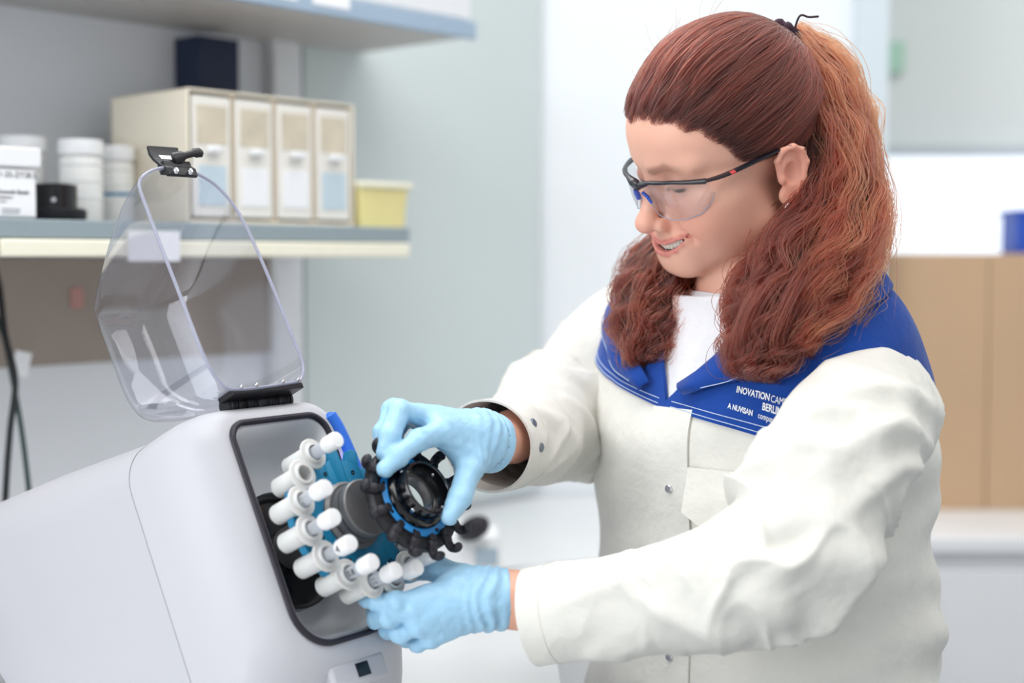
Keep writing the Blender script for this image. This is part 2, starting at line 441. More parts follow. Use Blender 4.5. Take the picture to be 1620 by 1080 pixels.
for i in range(n):
    a = tA + 0.004 + i * step; b = a + step
    if i: sbox('divider', a - 0.0015, a + 0.0015, w0 + .002, w0 + D - .01, lz1 + .005, pz - .004, M['cab_edge'], dcab)
    dw = sbox('drawer', a + .004, b - .004, w0 + .001, w0 + .006, lz1 + .009, pz - .009, M['drawer'], dcab, 0.002)
    sbox('drawer_window', a + .012, b - .012, w0 - .0005, w0 + .001, pz - .075, pz - .022, M['contents'], dw, 0.0005)
    sbox('handle', (a + b) / 2 - .012, (a + b) / 2 + .012, w0 - .012, w0, pz - .088, pz - .078, M['white_pl'], dw, 0.003)
    sbox('drawer_label', a + .014, b - .014, w0 - .0005, w0 + .001, pz - .16, pz - .105, M['pale_blue' if i in (0, 3) else 'label'], dw)
tY0, tY1 = tB + 0.004, t_at(657, 0.02)
yt = empty('storage_tub', SP((tY0 + tY1) / 2, .07, lz1), 'pale yellow plastic tub at the right end of the lower shelf', 'tub')
yz = zpx(288, 610, 0.02)
rings = []
for f, z in ((0.90, lz1), (0.94, lz1 + (yz - lz1) * .5), (1.0, yz - .008)):
    rr = roundrect(-f, f, -f, f, 0.2, 4)
    rings.append([SP((tY0 + tY1) / 2 + x * (tY1 - tY0) / 2 * .96, 0.072 + y * 0.045, z) for x, y in rr])
mk('tub_body', *loft_vf([np.array(r) for r in rings]), M['yellow'], yt)
sbox('tub_lid', tY0, tY1, 0.022, 0.122, yz - .010, yz, M['yellow_rim'], yt, 0.003)

# jars, the labelled pot and the black ring on the lower shelf
def jar(px0, px1, wd, pytop, label, name='plastic_jar', band=None, lid_h=0.02, grp='white jars on the lower shelf'):
    ta, tb = t_at(px0, wd), t_at(px1, wd); c = SP((ta + tb) / 2, wd, lz1)
    r = (px1 - px0) / 2 / FPX * c[1]; h = P((px0 + px1) / 2, pytop, c[1])[2] - lz1
    o = empty(name, c, label, 'jar', grp)
    lathe('jar_body', c, Z, [(0, 0), (r * .9, 0), (r * .95, .004), (r * .95, h - lid_h - .006), (r * .84, h - lid_h - .002), (r * .84, h - lid_h)], M['milky'], o, 28)
    ld = lathe('jar_lid', c, Z, [(r * .84, h - lid_h), (r, h - lid_h), (r, h - .003), (r * .96, h), (0, h)], M['white_pl'], o, 28)
    for k in range(3):
        lathe('thread_ridge', c, Z, [(r * .95, h - lid_h - .012 - k * .022), (r * .99, h - lid_h - .014 - k * .022), (r * .95, h - lid_h - .016 - k * .022)], M['milky'], o, 28)
    if band: lathe('colour_band', c, Z, [(r * .96, h * .36), (r * .985, h * .365), (r * .985, h * .40), (r * .96, h * .405)], M[band], o, 28)
    return o
jar(4, 76, 0.20, 218, 'white plastic jar behind the labelled pot, at the left frame edge')
jar(97, 166, 0.13, 223, 'white ridged plastic jar between the black ring and the banded jar')
jar(158, 216, 0.17, 233, 'white plastic jar with a blue band beside the drawer cabinet', band='blue_band')
# labelled square pot
wd = 0.05
ta, tb = t_at(-60, wd), t_at(47, wd); za = zpx(236, 30, wd)
pot = empty('labelled_pot', SP((ta + tb) / 2, wd, lz1), 'square white pot with a printed label at the left end of shelf', 'pot')
zl = zpx(268, 30, wd)
sbox('pot_body', ta, tb - .004, wd - .03, wd + .03, lz1, zl - .001, M['white_pl'], pot, 0.004)
sbox('pot_lid', ta - .003, tb + .002, wd - .033, wd + .033, zl, za, M['white_pl'], pot, 0.003)
lb = sbox('pot_label', ta + .004, tb - .007, wd - .0312, wd - .03, lz1 + .004, zl - .006, M['label'], pot)
def pot_text(s, px, py, size, m, bold=0):
    t = t_at(px, wd - .03); text_mesh('label_print', s, size, SP(t, wd - .0316, zpx(py, px, wd - .03)), E1, Z, m, lb, 0.0001, bold=bold)
pot_text('1-25-ZY28.5', 1, 280, 0.0098, M['ink'])
pot_text('Keramik Beads', -1, 306, 0.0068, M['ink'], 0.0001)
pot_text('stabilisiert', -3, 314, 0.0052, M['ink'])
for py_, pa, pb_ in ((319, 2, 12), (331, 5, 34), (336, 5, 33)):
    sbox('fine_print', t_at(pa, wd - .03), t_at(pb_, wd - .03), wd - .0316, wd - .0312, zpx(py_ + 1.2, pa, wd - .03), zpx(py_ - 1.2, pa, wd - .03), M['ink_grey'], lb)
# black flanged ring lying on the shelf
wdr = 0.075; c = SP(t_at(88, wdr), wdr, lz1)
ro = empty('tube_clamp_ring', c, 'black flanged plastic ring lying on the shelf beside the labelled pot', 'ring')
k = c[1] / FPX
lathe('flange', c, Z, [(0.018, 0), (46 * k, 0), (50 * k, 5 * k), (50 * k, 17 * k), (46 * k, 20 * k), (0.018, 20 * k)], M['black'], ro, 40)
lathe('collar', c, Z, [(36 * k, 20 * k), (36 * k, 56 * k), (33 * k, 58 * k), (28 * k, 58 * k), (28 * k, 22 * k)], M['black_gloss'], ro, 40)
sc_d = nrm(CC - c); sc_d = nrm([sc_d[0], sc_d[1], 0])
lathe('screw', c + sc_d * 36 * k + Z * 32 * k, sc_d, [(0, .0022), (.003, .0015), (.0036, -.001), (0, -.001)], M['chrome'], ro, 14)
# white card clipped to the shelf edge behind the lid
tag(sbox('price_card', t_at(205, -.004), t_at(286, -.004), -0.004, -0.002, zpx(413, 245, 0), zpx(365, 245, 0), M['label']), 'blank white card on the cream shelf edge behind the clear lid', 'card')
# sticker on taupe strip
tag(sbox('sticker', t_at(112, WALL - .013), t_at(132, WALL - .013), WALL - .0145, WALL - .0125, zpx(488, 120, WALL - .013), zpx(455, 120, WALL - .013), M['faded']), 'small faded red sticker on the taupe wall strip', 'sticker')
# cords hanging at the far left
def cord(pts, r, m, label):
    C = catmull([P(x, y, d) for x, y, d in pts], 40); return tag(tube('power_cord', C, r, m, None, 10), label, 'cord', 'cords at the left wall')
cord([(-30, 380, 1.95), (-4, 440, 1.93), (8, 530, 1.90), (24, 600, 1.88), (16, 680, 1.86), (10, 760, 1.85), (8, 840, 1.86), (20, 930, 1.86)], 0.0042, M['black_cord'], 'thick black cord hanging at the left edge, nearer the frame edge')
cord([(-30, 470, 1.96), (2, 520, 1.94), (20, 600, 1.92), (34, 680, 1.91), (44, 760, 1.90), (52, 840, 1.90), (60, 930, 1.90)], 0.0034, M['green_cord'], 'thinner dark green cord crossing the black cord on the left')
ct = P(34, 575, 1.96)
tag(box('cable_tag', ct, (0.011, 0.002, 0.017), M['label'], None, np.array([nrm((1, .6, -.3)), nrm((-.6, 1, 0)), nrm((.2, .1, 1))]), 0.001), 'white paper tag hanging by the cords on the left', 'tag')

# blurred white device with a dark pointer behind the hands
dv = empty('pipette_stand', P(720, 930, 2.15), 'small white device with a dark lever behind the gloved hands', 'device')
cdv = P(715, 900, 2.15); cdv[2] = BZ
rings = []
for z, f in ((0, 1.0), (0.05, 1.0), (0.075, 0.92), (0.085, 0.7)):
    rings.append(np.array([cdv + np.array([x * f, y * f, z]) for x, y in roundrect(-.075, .075, -.06, .06, .02, 5)]))
mk('housing', *loft_vf(rings), M['white_blur'], dv)
tube('lever', catmull([P(728, 848, 2.12), P(745, 838, 2.08), P(768, 826, 2.06)], 10), [0.008, .010, .012, .014, .016, .017, .017, .016, .014, .009], M['black_soft'], dv, 14)
tube('lever_stem', catmull([P(728, 848, 2.12), cdv + np.array([0.0, -.01, .08])], 4), 0.007, M['black_soft'], dv)
box('display', P(770, 880, 2.085), (0.016, 0.003, 0.012), mat('display_grey', (168, 186, 198), 0.3), dv, bev=0.001)
box('blue_panel', P(634, 885, 2.05), (0.011, 0.004, 0.034), M['royal'], dv, np.array([nrm((1, 0, -.25)), (0, 1, 0), nrm((.25, 0, 1))]), 0.002)
# ------------------------------------------------------------------ the homogenizer
NN = nrm((0.70, -0.55, 0.45)); UU = nrm(np.cross(Z, NN)); VV = np.cross(NN, UU)
O0 = P(480, 830, 1.36)
def L(u, v, k=0.0): return O0 + UU * u + VV * v + NN * k
mach = empty('bead_homogenizer', (O0[0] - 0.2, O0[1] + 0.15, BZ), 'white benchtop homogenizer with rounded housing and open clear lid', 'lab machine')
GU0, GU1, GV0, GV1 = -0.0535, 0.0755, -0.1178, 0.1115
GC = (GU0 + GU1) / 2
grad = [0.042, 0.042, 0.024, 0.020]
NR = 10
def rr(du, dv_lo, dv_hi, extra=0.0):
    return roundrect(GU0 - du, GU1 + du, GV0 - dv_lo, GV1 + dv_hi, [g + extra for g in grad], NR)
def ringL(pts, k): return np.array([L(u, v, k) for u, v in pts])
# sections of the housing from the gasket land backwards
back = -nrm(np.array([NN[0], NN[1], 0]) * math.cos(math.radians(17)) / np.linalg.norm(NN[:2]) + Z * math.sin(math.radians(17)))
def fl(r):
    r = np.array(r); r[:, 2] = np.maximum(r[:, 2], BZ + 0.004); return r
secs_front = [ringL(rr(-0.008, -0.008, -0.008, -0.004), -0.004), ringL(rr(-0.008, -0.008, -0.008, -0.004), 0.0), ringL(rr(0.006, 0.008, 0.006, .004), 0.0),
              ringL(rr(0.016, 0.016, 0.010, .010), -0.003), ringL(rr(0.026, 0.026, 0.016, .016), -0.012), ringL(rr(0.034, 0.042, 0.020, .02), -0.028),
              ringL(rr(0.042, 0.075, 0.022, .024), -0.050), ringL(rr(0.047, 0.11, 0.022, .028), -0.078)]
s_seam = rr(0.050, 0.14, 0.021, .030)
def bring(pts, dist, k0): return np.array([L(u, v, k0) + back * dist for u, v in pts])
secs_front.append(bring(s_seam, 0.0, -0.098))
V, F = loft_vf([fl(s) for s in secs_front], cap0=False, cap1=False)
mk('front_housing', V, F, M['body'], mach, angle=60)
g0 = bring(rr(0.0496, 0.14, 0.0206, .030), 0.0, -0.0978); g1 = bring(rr(0.0496, 0.14, 0.0206, .030), 0.0016, -0.098)
mk('housing_seam', *loft_vf([fl(g0), fl(g1)], False, False), M['seam'], mach)
rear = [bring(s_seam, 0.0013, -0.098), bring(rr(0.0515, 0.16, 0.021, .032), 0.06, -0.098), bring(rr(0.054, 0.22, 0.020, .034), 0.16, -0.098), bring(rr(0.055, 0.26, 0.016, .036), 0.28, -0.098),
        bring(rr(0.053, 0.26, 0.008, .036), 0.36, -0.098), bring(rr(0.030, 0.25, -0.02, .03), 0.40, -0.098)]
mk('rear_housing', *loft_vf([fl(s) for s in rear], False, True), M['body'], mach, angle=60)
# gasket: a rubber strip around the opening
gin, gout = rr(-0.0055, -0.0055, -0.0055, -.004), rr(0, 0, 0, 0)
gr = [ringL(gin, -0.002), ringL(gin, 0.003), ringL(rr(-0.004, -0.004, -0.004, -.003), 0.0045), ringL(rr(-0.002, -0.002, -0.002, -.001), 0.0045), ringL(gout, 0.003), ringL(gout, -0.002)]
mk('gasket', *loft_vf(gr, False, False), M['gasket'], mach, angle=70)
# bowl behind the opening
bw = [ringL(rr(-0.0078, -0.0078, -0.0078, -.004), 0.001), ringL(rr(-0.011, -0.012, -0.011, -.004), -0.012), ringL(rr(-0.013, -0.018, -0.013, -.004), -0.04), ringL(rr(-0.018, -0.03, -0.018, -.004), -0.058), ringL(rr(-0.03, -0.045, -0.03, -.008), -0.064)]
mk('bowl', *loft_vf(bw, False, True), M['body_in'], mach, angle=70)
UA, VA = 0.030, -0.008
def A(k): return L(UA, VA, k)
lathe('hub_well', L(0.018, -0.010, -0.0635), NN, [(0.054, 0), (0.0605, 0.001), (0.0605, 0.012), (0.058, 0.0145), (0.055, 0.012), (0.052, 0.004), (0, 0.004)], M['black_gloss'], mach, 48)
lathe('drive_shaft', A(-0.06), NN, [(0.022, 0), (0.022, 0.05), (0.030, 0.062), (0.030, 0.092), (0, 0.092)], M['steel_dark'], mach, 32)
# gear-like teal carrier plate
np_ = 16; V0, V1 = [], []
def plate_r(a):
    x = (a - math.radians(7)) * 16
    return 0.0645 + 0.0075 * math.tanh(3.0 * -math.cos(x))
K = 256
prof = [plate_r(2 * math.pi * i / K) for i in range(K)]
def pring(k, s=1.0, off=0): return np.array([L(UA + (prof[i] + off) * math.cos(2 * math.pi * i / K), VA + (prof[i] + off) * math.sin(2 * math.pi * i / K), k) for i in range(K)])
plate = mk('carrier_plate', *loft_vf([pring(.026), pring(.026, off=.0005), pring(.034), pring(.0345, off=-.001)]), M['teal'], mach, angle=30)
for i in range(8):
    a = math.radians(18 + 45 * i); lathe('plate_screw', L(UA + .047 * math.cos(a), VA + .047 * math.sin(a), .0345), NN, [(.0022, 0), (.0022, .0006), (.0012, .0006), (0, -.001)], M['black'], plate, 10)
lathe('knob_base', A(0.032), NN, [(0.034, 0), (0.034, 0.005), (0.031, 0.008), (0, 0.008)], M['steel_dark'], mach, 40)
lathe('clamp_knob', A(0.036), NN, [(0.026, 0), (0.026, 0.004), (0.0285, 0.005), (0.0285, 0.012), (0.025, 0.0125), (0.025, 0.0145), (0.0285, 0.015), (0.0285, 0.0215), (0.027, 0.023), (0, 0.023)], M['steel_dark'], mach, 48)
# hinge block under the lid
hinge_v = GV1 + 0.019
hb_ = box('hinge_block', L(GC - .004, hinge_v - 0.006, -0.028), (0.040, 0.006, 0.012), M['black'], mach, np.array([UU, VV, NN]), 0.002)
for s in (-0.028, -0.004, 0.024, 0.04):
    lathe('hinge_knuckle', L(GC - .004 + s - .008, hinge_v + 0.004, -0.020), UU, [(0, 0), (.0078, 0), (.0085, .001), (.0085, .015), (.0078, .016), (0, .016)], M['black'], hb_, 20)
    for q in range(3):
        lathe('hinge_rib', L(GC - .004 + s - .005 + q * .004, hinge_v + 0.004, -0.020), UU, [(.0085, 0), (.0093, .0003), (.0093, .0013), (.0085, .0016)], M['black'], hb_, 20)
box('hinge_leaf', L(GC - .001, hinge_v + 0.009, -0.006), (0.046, 0.003, 0.012), M['black'], hb_, np.array([UU, VV, NN]), 0.001)
# catch below the opening
ctch = box('catch_block', L(0.012, -0.147, -0.020), (0.036, 0.013, 0.016), M['body'], mach, np.array([UU, VV, NN]), 0.004)
box('catch_slot', L(0.016, -0.146, -0.0042), (0.008, 0.0065, 0.001), M['black_gloss'], ctch, np.array([UU, VV, NN]))
# grey foot tray
ft = O0 + UU * 0.03 + NN * 0.0; 
box('foot_tray', P(590, 1062, 1.44) * np.array([1, 1, 0]) + Z * (BZ + .012), (0.07, 0.05, 0.011), mat('grey_foot', (150, 152, 160), 0.5), mach, np.array([UU, nrm([-UU[1], UU[0], 0]), Z]), 0.005)
# blue side grip to the right of the opening
tubeb = catmull([L(GU1 + .008, GV1 - .002, -.004), L(GU1 + .014, GV1 - .02, -.004), L(GU1 + .018, GV1 - .055, -.004), L(GU1 + .02, GV1 - .10, -.004)], 16)
tube('blue_side_strip', tubeb, [.004] + [.009] * 14 + [.004], M['royal'], mach, 12)
lathe('status_lamp', L(GU1 + .006, .055, .006), NN, [(.006, -.004), (.006, .001), (.004, .003), (0, .0035)], mat('violet_lamp', (160, 150, 255), .3, emit=(140, 120, 255), estr=2.5), mach, 18)

# clear lid: rim loop lies in a plane through the hinge, dome bulges backwards
lid = empty('machine_lid_pivot', L(GC, hinge_v, 0.0))
bpy.data.objects.remove(lid)
lid_px = [(372, 616), (345, 600), (322, 562), (290, 480), (255, 390), (228, 318), (220, 293), (226, 279), (245, 268), (272, 265), (300, 270), (338, 290), (370, 325), (396, 372), (430, 450), (462, 530), (479, 575), (477, 598), (462, 605)]
LK = 0.006
def on_plane(px, py, Op, n):
    d = P(px, py, 1.0) - CC; return CC + d * ((Op - CC) @ n) / (d @ n)
rim = np.array([on_plane(x, y, L(0, 0, LK), NN) for x, y in lid_px])
ru, rv = (rim - O0) @ UU, (rim - O0) @ VV
loop = np.column_stack([ru, rv])
# smooth closed resample
def closed_resample(pts, n):
    p = np.vstack([pts[-2:], pts, pts[:3]]); c = catmull(p, 600)[:, :]
    m0, m1 = 2 / (len(p) - 1), (2 + len(pts)) / (len(p) - 1)
    c = c[int(m0 * 599):int(m1 * 599)]
    s = np.r_[0, np.cumsum(np.linalg.norm(np.diff(c, axis=0), axis=1))]; q = np.linspace(0, s[-1], n, endpoint=False)
    return np.column_stack([np.interp(q, s, c[:, i]) for i in range(c.shape[1])])
loop = closed_resample(loop, 96)
cu, cv = loop.mean(0); vmin, vmax = loop[:, 1].min(), loop[:, 1].max()
def dome(f):
    """f 0..1 from the rim to the far end of the dome"""
    ang = f * math.pi / 2
    dp = f; sc = (1 - dp ** 3.4) ** (1 / 3.4)
    vs = vmin + 0.34 * (vmax - vmin)
    u = cu + (loop[:, 0] - cu) * (0.02 + 0.98 * sc); v = vs + (loop[:, 1] - vs) * (0.02 + 0.98 * sc)
    hv = (v - vmin) / (vmax - vmin)
    deep = 0.166 * (1 - 0.94 * np.clip((hv - 0.60) / 0.40, 0, 1) ** 1.25)
    return np.array([L(a, b + 0.06 * d * dp, LK - d * dp) for a, b, d in zip(u, v, deep)])
rings = [dome(f) for f in (0, .05, .12, .2, .3, .4, .5, .6, .7, .78, .85, .9, .94, .965, .98, .99, .996, 1.0)]
lid_o = mk('clear_lid', *loft_vf(rings, False, True), M['lid'], mach, angle=180)
rimC = np.array([L(a, b, LK) for a, b in loop])
tube('lid_rim', rimC, 0.0018, M['lid_edge'], lid_o, 10, closed=True, hint=NN)
# latch clip on the lid's top edge
ltc = on_plane(277, 252, L(0, 0, LK), NN)
def LL(du, dv_, dk=0): return ltc + UU * du + VV * dv_ + NN * dk
AXL = np.array([UU, VV, NN])
lt = empty('tmp', ltc); bpy.data.objects.remove(lt)
prof = [(-.030, -.012), (-.022, -.006), (-.012, -.002), (.0, .0), (.016, -.004), (.026, -.010)]
def strip(name, prof, u0, u1, th, m, par, bev=0.0012):
    Va = []
    for (v_, k_) in prof: Va += [LL(u0, v_, k_), LL(u1, v_, k_), LL(u1, v_, k_ - th), LL(u0, v_, k_ - th)]
    Fa = [(0, 1, 2, 3)]
    for i in range(len(prof) - 1):
        b = i * 4
        for j in range(4): Fa.append((b + j, b + (j + 1) % 4, b + 4 + (j + 1) % 4, b + 4 + j))
    b = (len(prof) - 1) * 4; Fa.append((b + 3, b + 2, b + 1, b))
    o = mk(name, Va, Fa, m, par, angle=60); md = o.modifiers.new('bevel', 'BEVEL'); md.width = bev; md.segments = 2; return o
lclip = strip('latch_clip', [(-.021, .004), (-.012, .0045), (-.005, -.002), (.004, -.008), (.012, -.011), (.021, -.010)], -.019, .019, .004, M['black'], lid_o)
strip('latch_label', [(.004, -.0072), (.010, -.0098)], -.010, .008, .0006, M['label'], lclip, .0001)
tube('latch_lever', catmull([LL(-.004, .000, .002), LL(.010, .002, .006), LL(.020, .004, .008), LL(.030, .005, .009)], 14), [.003] * 4 + [.0026] * 5 + [.0032] * 4 + [.0022], M['black'], lclip, 12, ry=[.006] * 4 + [.004] * 5 + [.0055] * 4 + [.003], hint=VV)
box('latch_base', LL(0, -.008, -.004), (.017, .006, .006), M['black'], lclip, AXL, .0015)
for s in (-.009, .009):
    lathe('latch_screw', LL(s, -.0165, .004), NN, [(0, .004), (.0026, .0034), (.0032, .002), (.0032, -.002), (0, -.002)], M['chrome'], lclip, 14)
for s in (-.03, -.014, .014, .03):
    lathe('lid_screw', on_plane(425 + s * 1500, 607 - s * 190, L(0, 0, LK), NN), NN, [(0, .0035), (.0016, .003), (.002, .002), (.002, -.002), (0, -.002)], M['chrome'], lid_o, 12)

# tube holders and tubes standing in the carrier plate, one by one
ang0 = 7.0; RF = 0.0715
holders = []
mark = {187 - 22.5: None}
hold0 = tube0 = None
desc = {5: 'topmost', 6: 'second', 7: 'third', 8: 'fourth', 9: 'fifth', 10: 'sixth', 11: 'lowest'}
def put_frame(a):
    return L(UA + RF * math.cos(a), VA + RF * math.sin(a), 0)
for i in range(16):
    a = math.radians(ang0 + 22.5 * i); c = put_frame(a); deg = ang0 + 22.5 * i
    if math.cos(a) > 0.45: what = 'on the far right rim of the teal plate'
    hl = {5: 'white nylon tube holder uppermost on the teal plate, beside the blue strip', 6: 'white nylon tube holder with an empty open ring, no tube in it',
          7: 'white nylon holder of the tube with the dark letter mark, left rim of plate', 8: 'white nylon tube holder third down the left rim, level with the grey knob',
          9: 'white nylon holder whose tube cap is marked 4', 10: 'white nylon holder second from the lower glove', 11: 'white nylon holder touching the fingers of the lower glove', 12: 'white nylon holder half hidden above the thumb of the lower glove', 13: 'white nylon holder seen below the black hook ring',
          14: 'white nylon holder hidden behind the lower hooks of the black ring', 15: 'white nylon holder on the far right behind the blue disc'}.get(i, 'white nylon tube holder on the far side of the teal plate behind the knob')
    if i < 5: continue
    h = empty('tube_holder', c, hl, 'tube holder', 'tube holders around the teal plate')
    lathe('sleeve', c, NN, [(0, .012), (.0088, .012), (.0098, .0132), (.0098, .038), (.0086, .0395), (.0086, .0415), (.0098, .0425), (.0098, .0435), (.0086, .0445), (.0086, .048)], M['holder'], h, 24)
    lathe('flange', c, NN, [(.0086, .0470), (.0145, .0472), (.0152, .0480), (.0152, .0492), (.0145, .0500), (.0105, .0502), (.0095, .0530), (.0078, .0530), (.0076, .043), (.006, .03), (0, .03)], M['holder'], h, 28)
    if i == 6: continue
    tl = {5: 'clear tube with white cap uppermost on the plate, beside the blue strip', 7: 'clear tube with a white cap and dark letter, nearest the empty ring',
          8: 'clear tube with white cap level with the grey knob', 9: 'clear tube whose white cap is marked 4', 10: 'clear tube marked 0.8 with a white cap',
          11: 'clear tube with white cap touching the lower glove', 12: 'clear tube with white cap above the thumb of the lower glove', 13: 'clear tube with white cap just below the black hook ring',
          14: 'clear tube with white cap behind the lower hooks of the black ring', 15: 'clear tube with white cap at far right behind the blue disc'}.get(i, 'clear tube with white cap on the far side behind the knob')
    t = empty('sample_tube', c + NN * .04, tl, 'tube', 'sample tubes in the holders')
    body = lathe('tube_body', c, NN, [(0, .033), (.003, .034), (.0055, .040), (.0058, .046), (.0058, .072)], M['tube'], t, 20)
    cp = lathe('screw_cap', c, NN, [(.0058, .0685), (.0074, .069), (.0080, .0705), (.0082, .0835), (.0075, .0855), (.004, .086), (0, .086)], M['cap'], t, 28)
    for q in range(20):
        b = 2 * math.pi * q / 20; x, y, _ = frame_of(NN); dr = x * math.cos(b) + y * math.sin(b)
    if i in (7, 9, 10, 11):
        s = {7: 'J', 9: '4', 10: '0.8', 11: '1L'}[i]
        # the mark sits on the side that faces the camera
        toc = nrm(CC - c); side = nrm(toc - NN * (toc @ NN)); rt = np.cross(NN, side)
        k0, rad, par = (.0715, .0083, cp) if i == 9 else (.0545, .0059, body)
        def bend(v, c=c, side=side, rt=rt, k0=k0, rad=rad):
            an = (v[1] - .0028) / rad
            return c + NN * (k0 + v[0]) + (side * math.cos(an) - rt * -math.sin(an) * -1) * (rad + v[2] + .0002)
        text_mesh('handwritten_mark', s, .008 if i != 9 else .010, None, rt, NN, M['ink'], par, .0001, bend=bend)

# ------------------------------------------------------------------ the hook ring held in the upper glove
MA = nrm((0.67, -0.54, 0.52)); MX = nrm(np.cross(Z, MA)); MY = np.cross(MA, MX)
RC = P(654, 787, 1.352)
def H(r, a, k): return RC + (MX * math.cos(a) + MY * math.sin(a)) * r + MA * k
ring = empty('tube_clamp_ring', RC, 'black hook ring with a blue disc held in the upper glove', 'ring')
lathe('ring_body', RC, MA, [(.046, -.011), (.0585, -.011), (.0615, -.008), (.0615, .0005), (.0595, .003), (.054, .0035), (.0475, .003), (.046, .002), (.046, -.011)], M['black'], ring, 64)
bl = lathe('blue_disc', RC, MA, [(.028, -.003), (.0485, -.003), (.0485, .002), (.0475, .0028), (.028, .0028)], M['bright_blue'], ring, 56)
hub = lathe('hub_cup', RC, MA, [(.026, -.006), (.037, -.005), (.0385, .0), (.0385, .006), (.0365, .0085), (.0330, .0095), (.0325, .024), (.0315, .0265), (.0290, .0268), (.0280, .025), (.0272, .012), (.0262, .004), (.026, -.006)], M['black_gloss'], ring, 56)
lathe('steel_liner', RC, MA, [(.0262, -.008), (.0262, .006), (.0240, .006), (.0228, .003), (.0225, -.010)], M['steel'], hub, 48)
for a in (35, 125, 215, 305):
    ar = math.radians(a); dr = MX * math.cos(ar) + MY * math.sin(ar)
    lathe('hub_screw', RC + dr * .0325 + MA * .016, dr, [(0, .0016), (.0022, .0012), (.0028, 0), (.0028, -.002), (0, -.002)], M['chrome'], hub, 14)
    lathe('hub_screw', RC + dr * -.0274 + MA * .019, dr, [(0, .0012), (.0018, .001), (.0022, 0), (.0022, -.001), (0, -.001)], M['chrome'], hub, 14)
for i in range(14):
    a = math.radians(8 + 360 / 14 * i)
    dr = MX * math.cos(a) + MY * math.sin(a); tg = np.cross(MA, dr)
    pts = [RC + dr * .051 + MA * .003, RC + dr * .057 + MA * .0040, RC + dr * .0630 + MA * .0010, RC + dr * .0690 + MA * .001, RC + dr * .0725 + MA * .0065, RC + dr * .0700 + MA * .0115]
    C = catmull(pts, 18)
    rx = np.interp(np.linspace(0, 1, 18), [0, .15, .5, .75, .92, 1], [.0045, .0062, .0056, .0058, .0064, .0046])
    ry = np.interp(np.linspace(0, 1, 18), [0, .15, .5, .75, .92, 1], [.003, .0046, .0042, .0044, .0050, .0036])
    hk = tube('hook', C, rx, M['black_soft'], ring, 12, ry=ry, hint=MA)
    V1 = [RC + dr * .052 + MA * .0068 + tg * s for s in (-.003, .003)]
    lathe('hook_pin', RC + dr * .0505 + MA * .003, MA, [(.0048, 0), (.0048, .0055), (.0040, .0066), (0, .0066)], M['black'], hk, 12)
ring.scale = (0.87, 0.87, 0.87)
for i in range(5):
    a = math.radians(150 + i * 45); 
    lathe('disc_hole', H(.0435, a, .0026), MA, [(.0024, .0), (.0024, .0006), (.0012, .0004), (0, .0002)], M['black'], bl, 12)
# ------------------------------------------------------------------ implicit-surface helpers for the figure
def grid(lo, hi, h):
    ax = [np.arange(lo[i], hi[i] + h, h, dtype=np.float32) for i in range(3)]
    return np.meshgrid(*ax, indexing='ij')
def sd_ell(X, c, r):
    qx, qy, qz = (X[0] - c[0]) / r[0], (X[1] - c[1]) / r[1], (X[2] - c[2]) / r[2]
    k0 = np.sqrt(qx * qx + qy * qy + qz * qz)
    k1 = np.sqrt((qx / r[0]) ** 2 + (qy / r[1]) ** 2 + (qz / r[2]) ** 2) + 1e-6
    return k0 * (k0 - 1) / k1
def sd_cone(X, a, b, ra, rb):
    """capsule from a to b whose radius runs from ra to rb"""
    a = np.asarray(a, float); b = np.asarray(b, float); ab = b - a; L2 = float(ab @ ab) + 1e-12
    px, py, pz = X[0] - a[0], X[1] - a[1], X[2] - a[2]
    t = np.clip((px * ab[0] + py * ab[1] + pz * ab[2]) / L2, 0, 1)
    return np.sqrt((px - t * ab[0]) ** 2 + (py - t * ab[1]) ** 2 + (pz - t * ab[2]) ** 2) - (ra + (rb - ra) * t)
def sd_sph(X, c, r): return np.sqrt((X[0] - c[0]) ** 2 + (X[1] - c[1]) ** 2 + (X[2] - c[2]) ** 2) - r
def smin(a, b, k):
    h = np.clip(0.5 + 0.5 * (b - a) / k, 0, 1); return b + (a - b) * h - k * h * (1 - h)
def smax(a, b, k): return -smin(-a, -b, k)
def chain(X, pts, rad, k=0.004):
    d = None
    for i in range(len(pts) - 1):
        e = sd_cone(X, pts[i], pts[i + 1], rad[i], rad[i + 1]); d = e if d is None else smin(d, e, k)
    return d
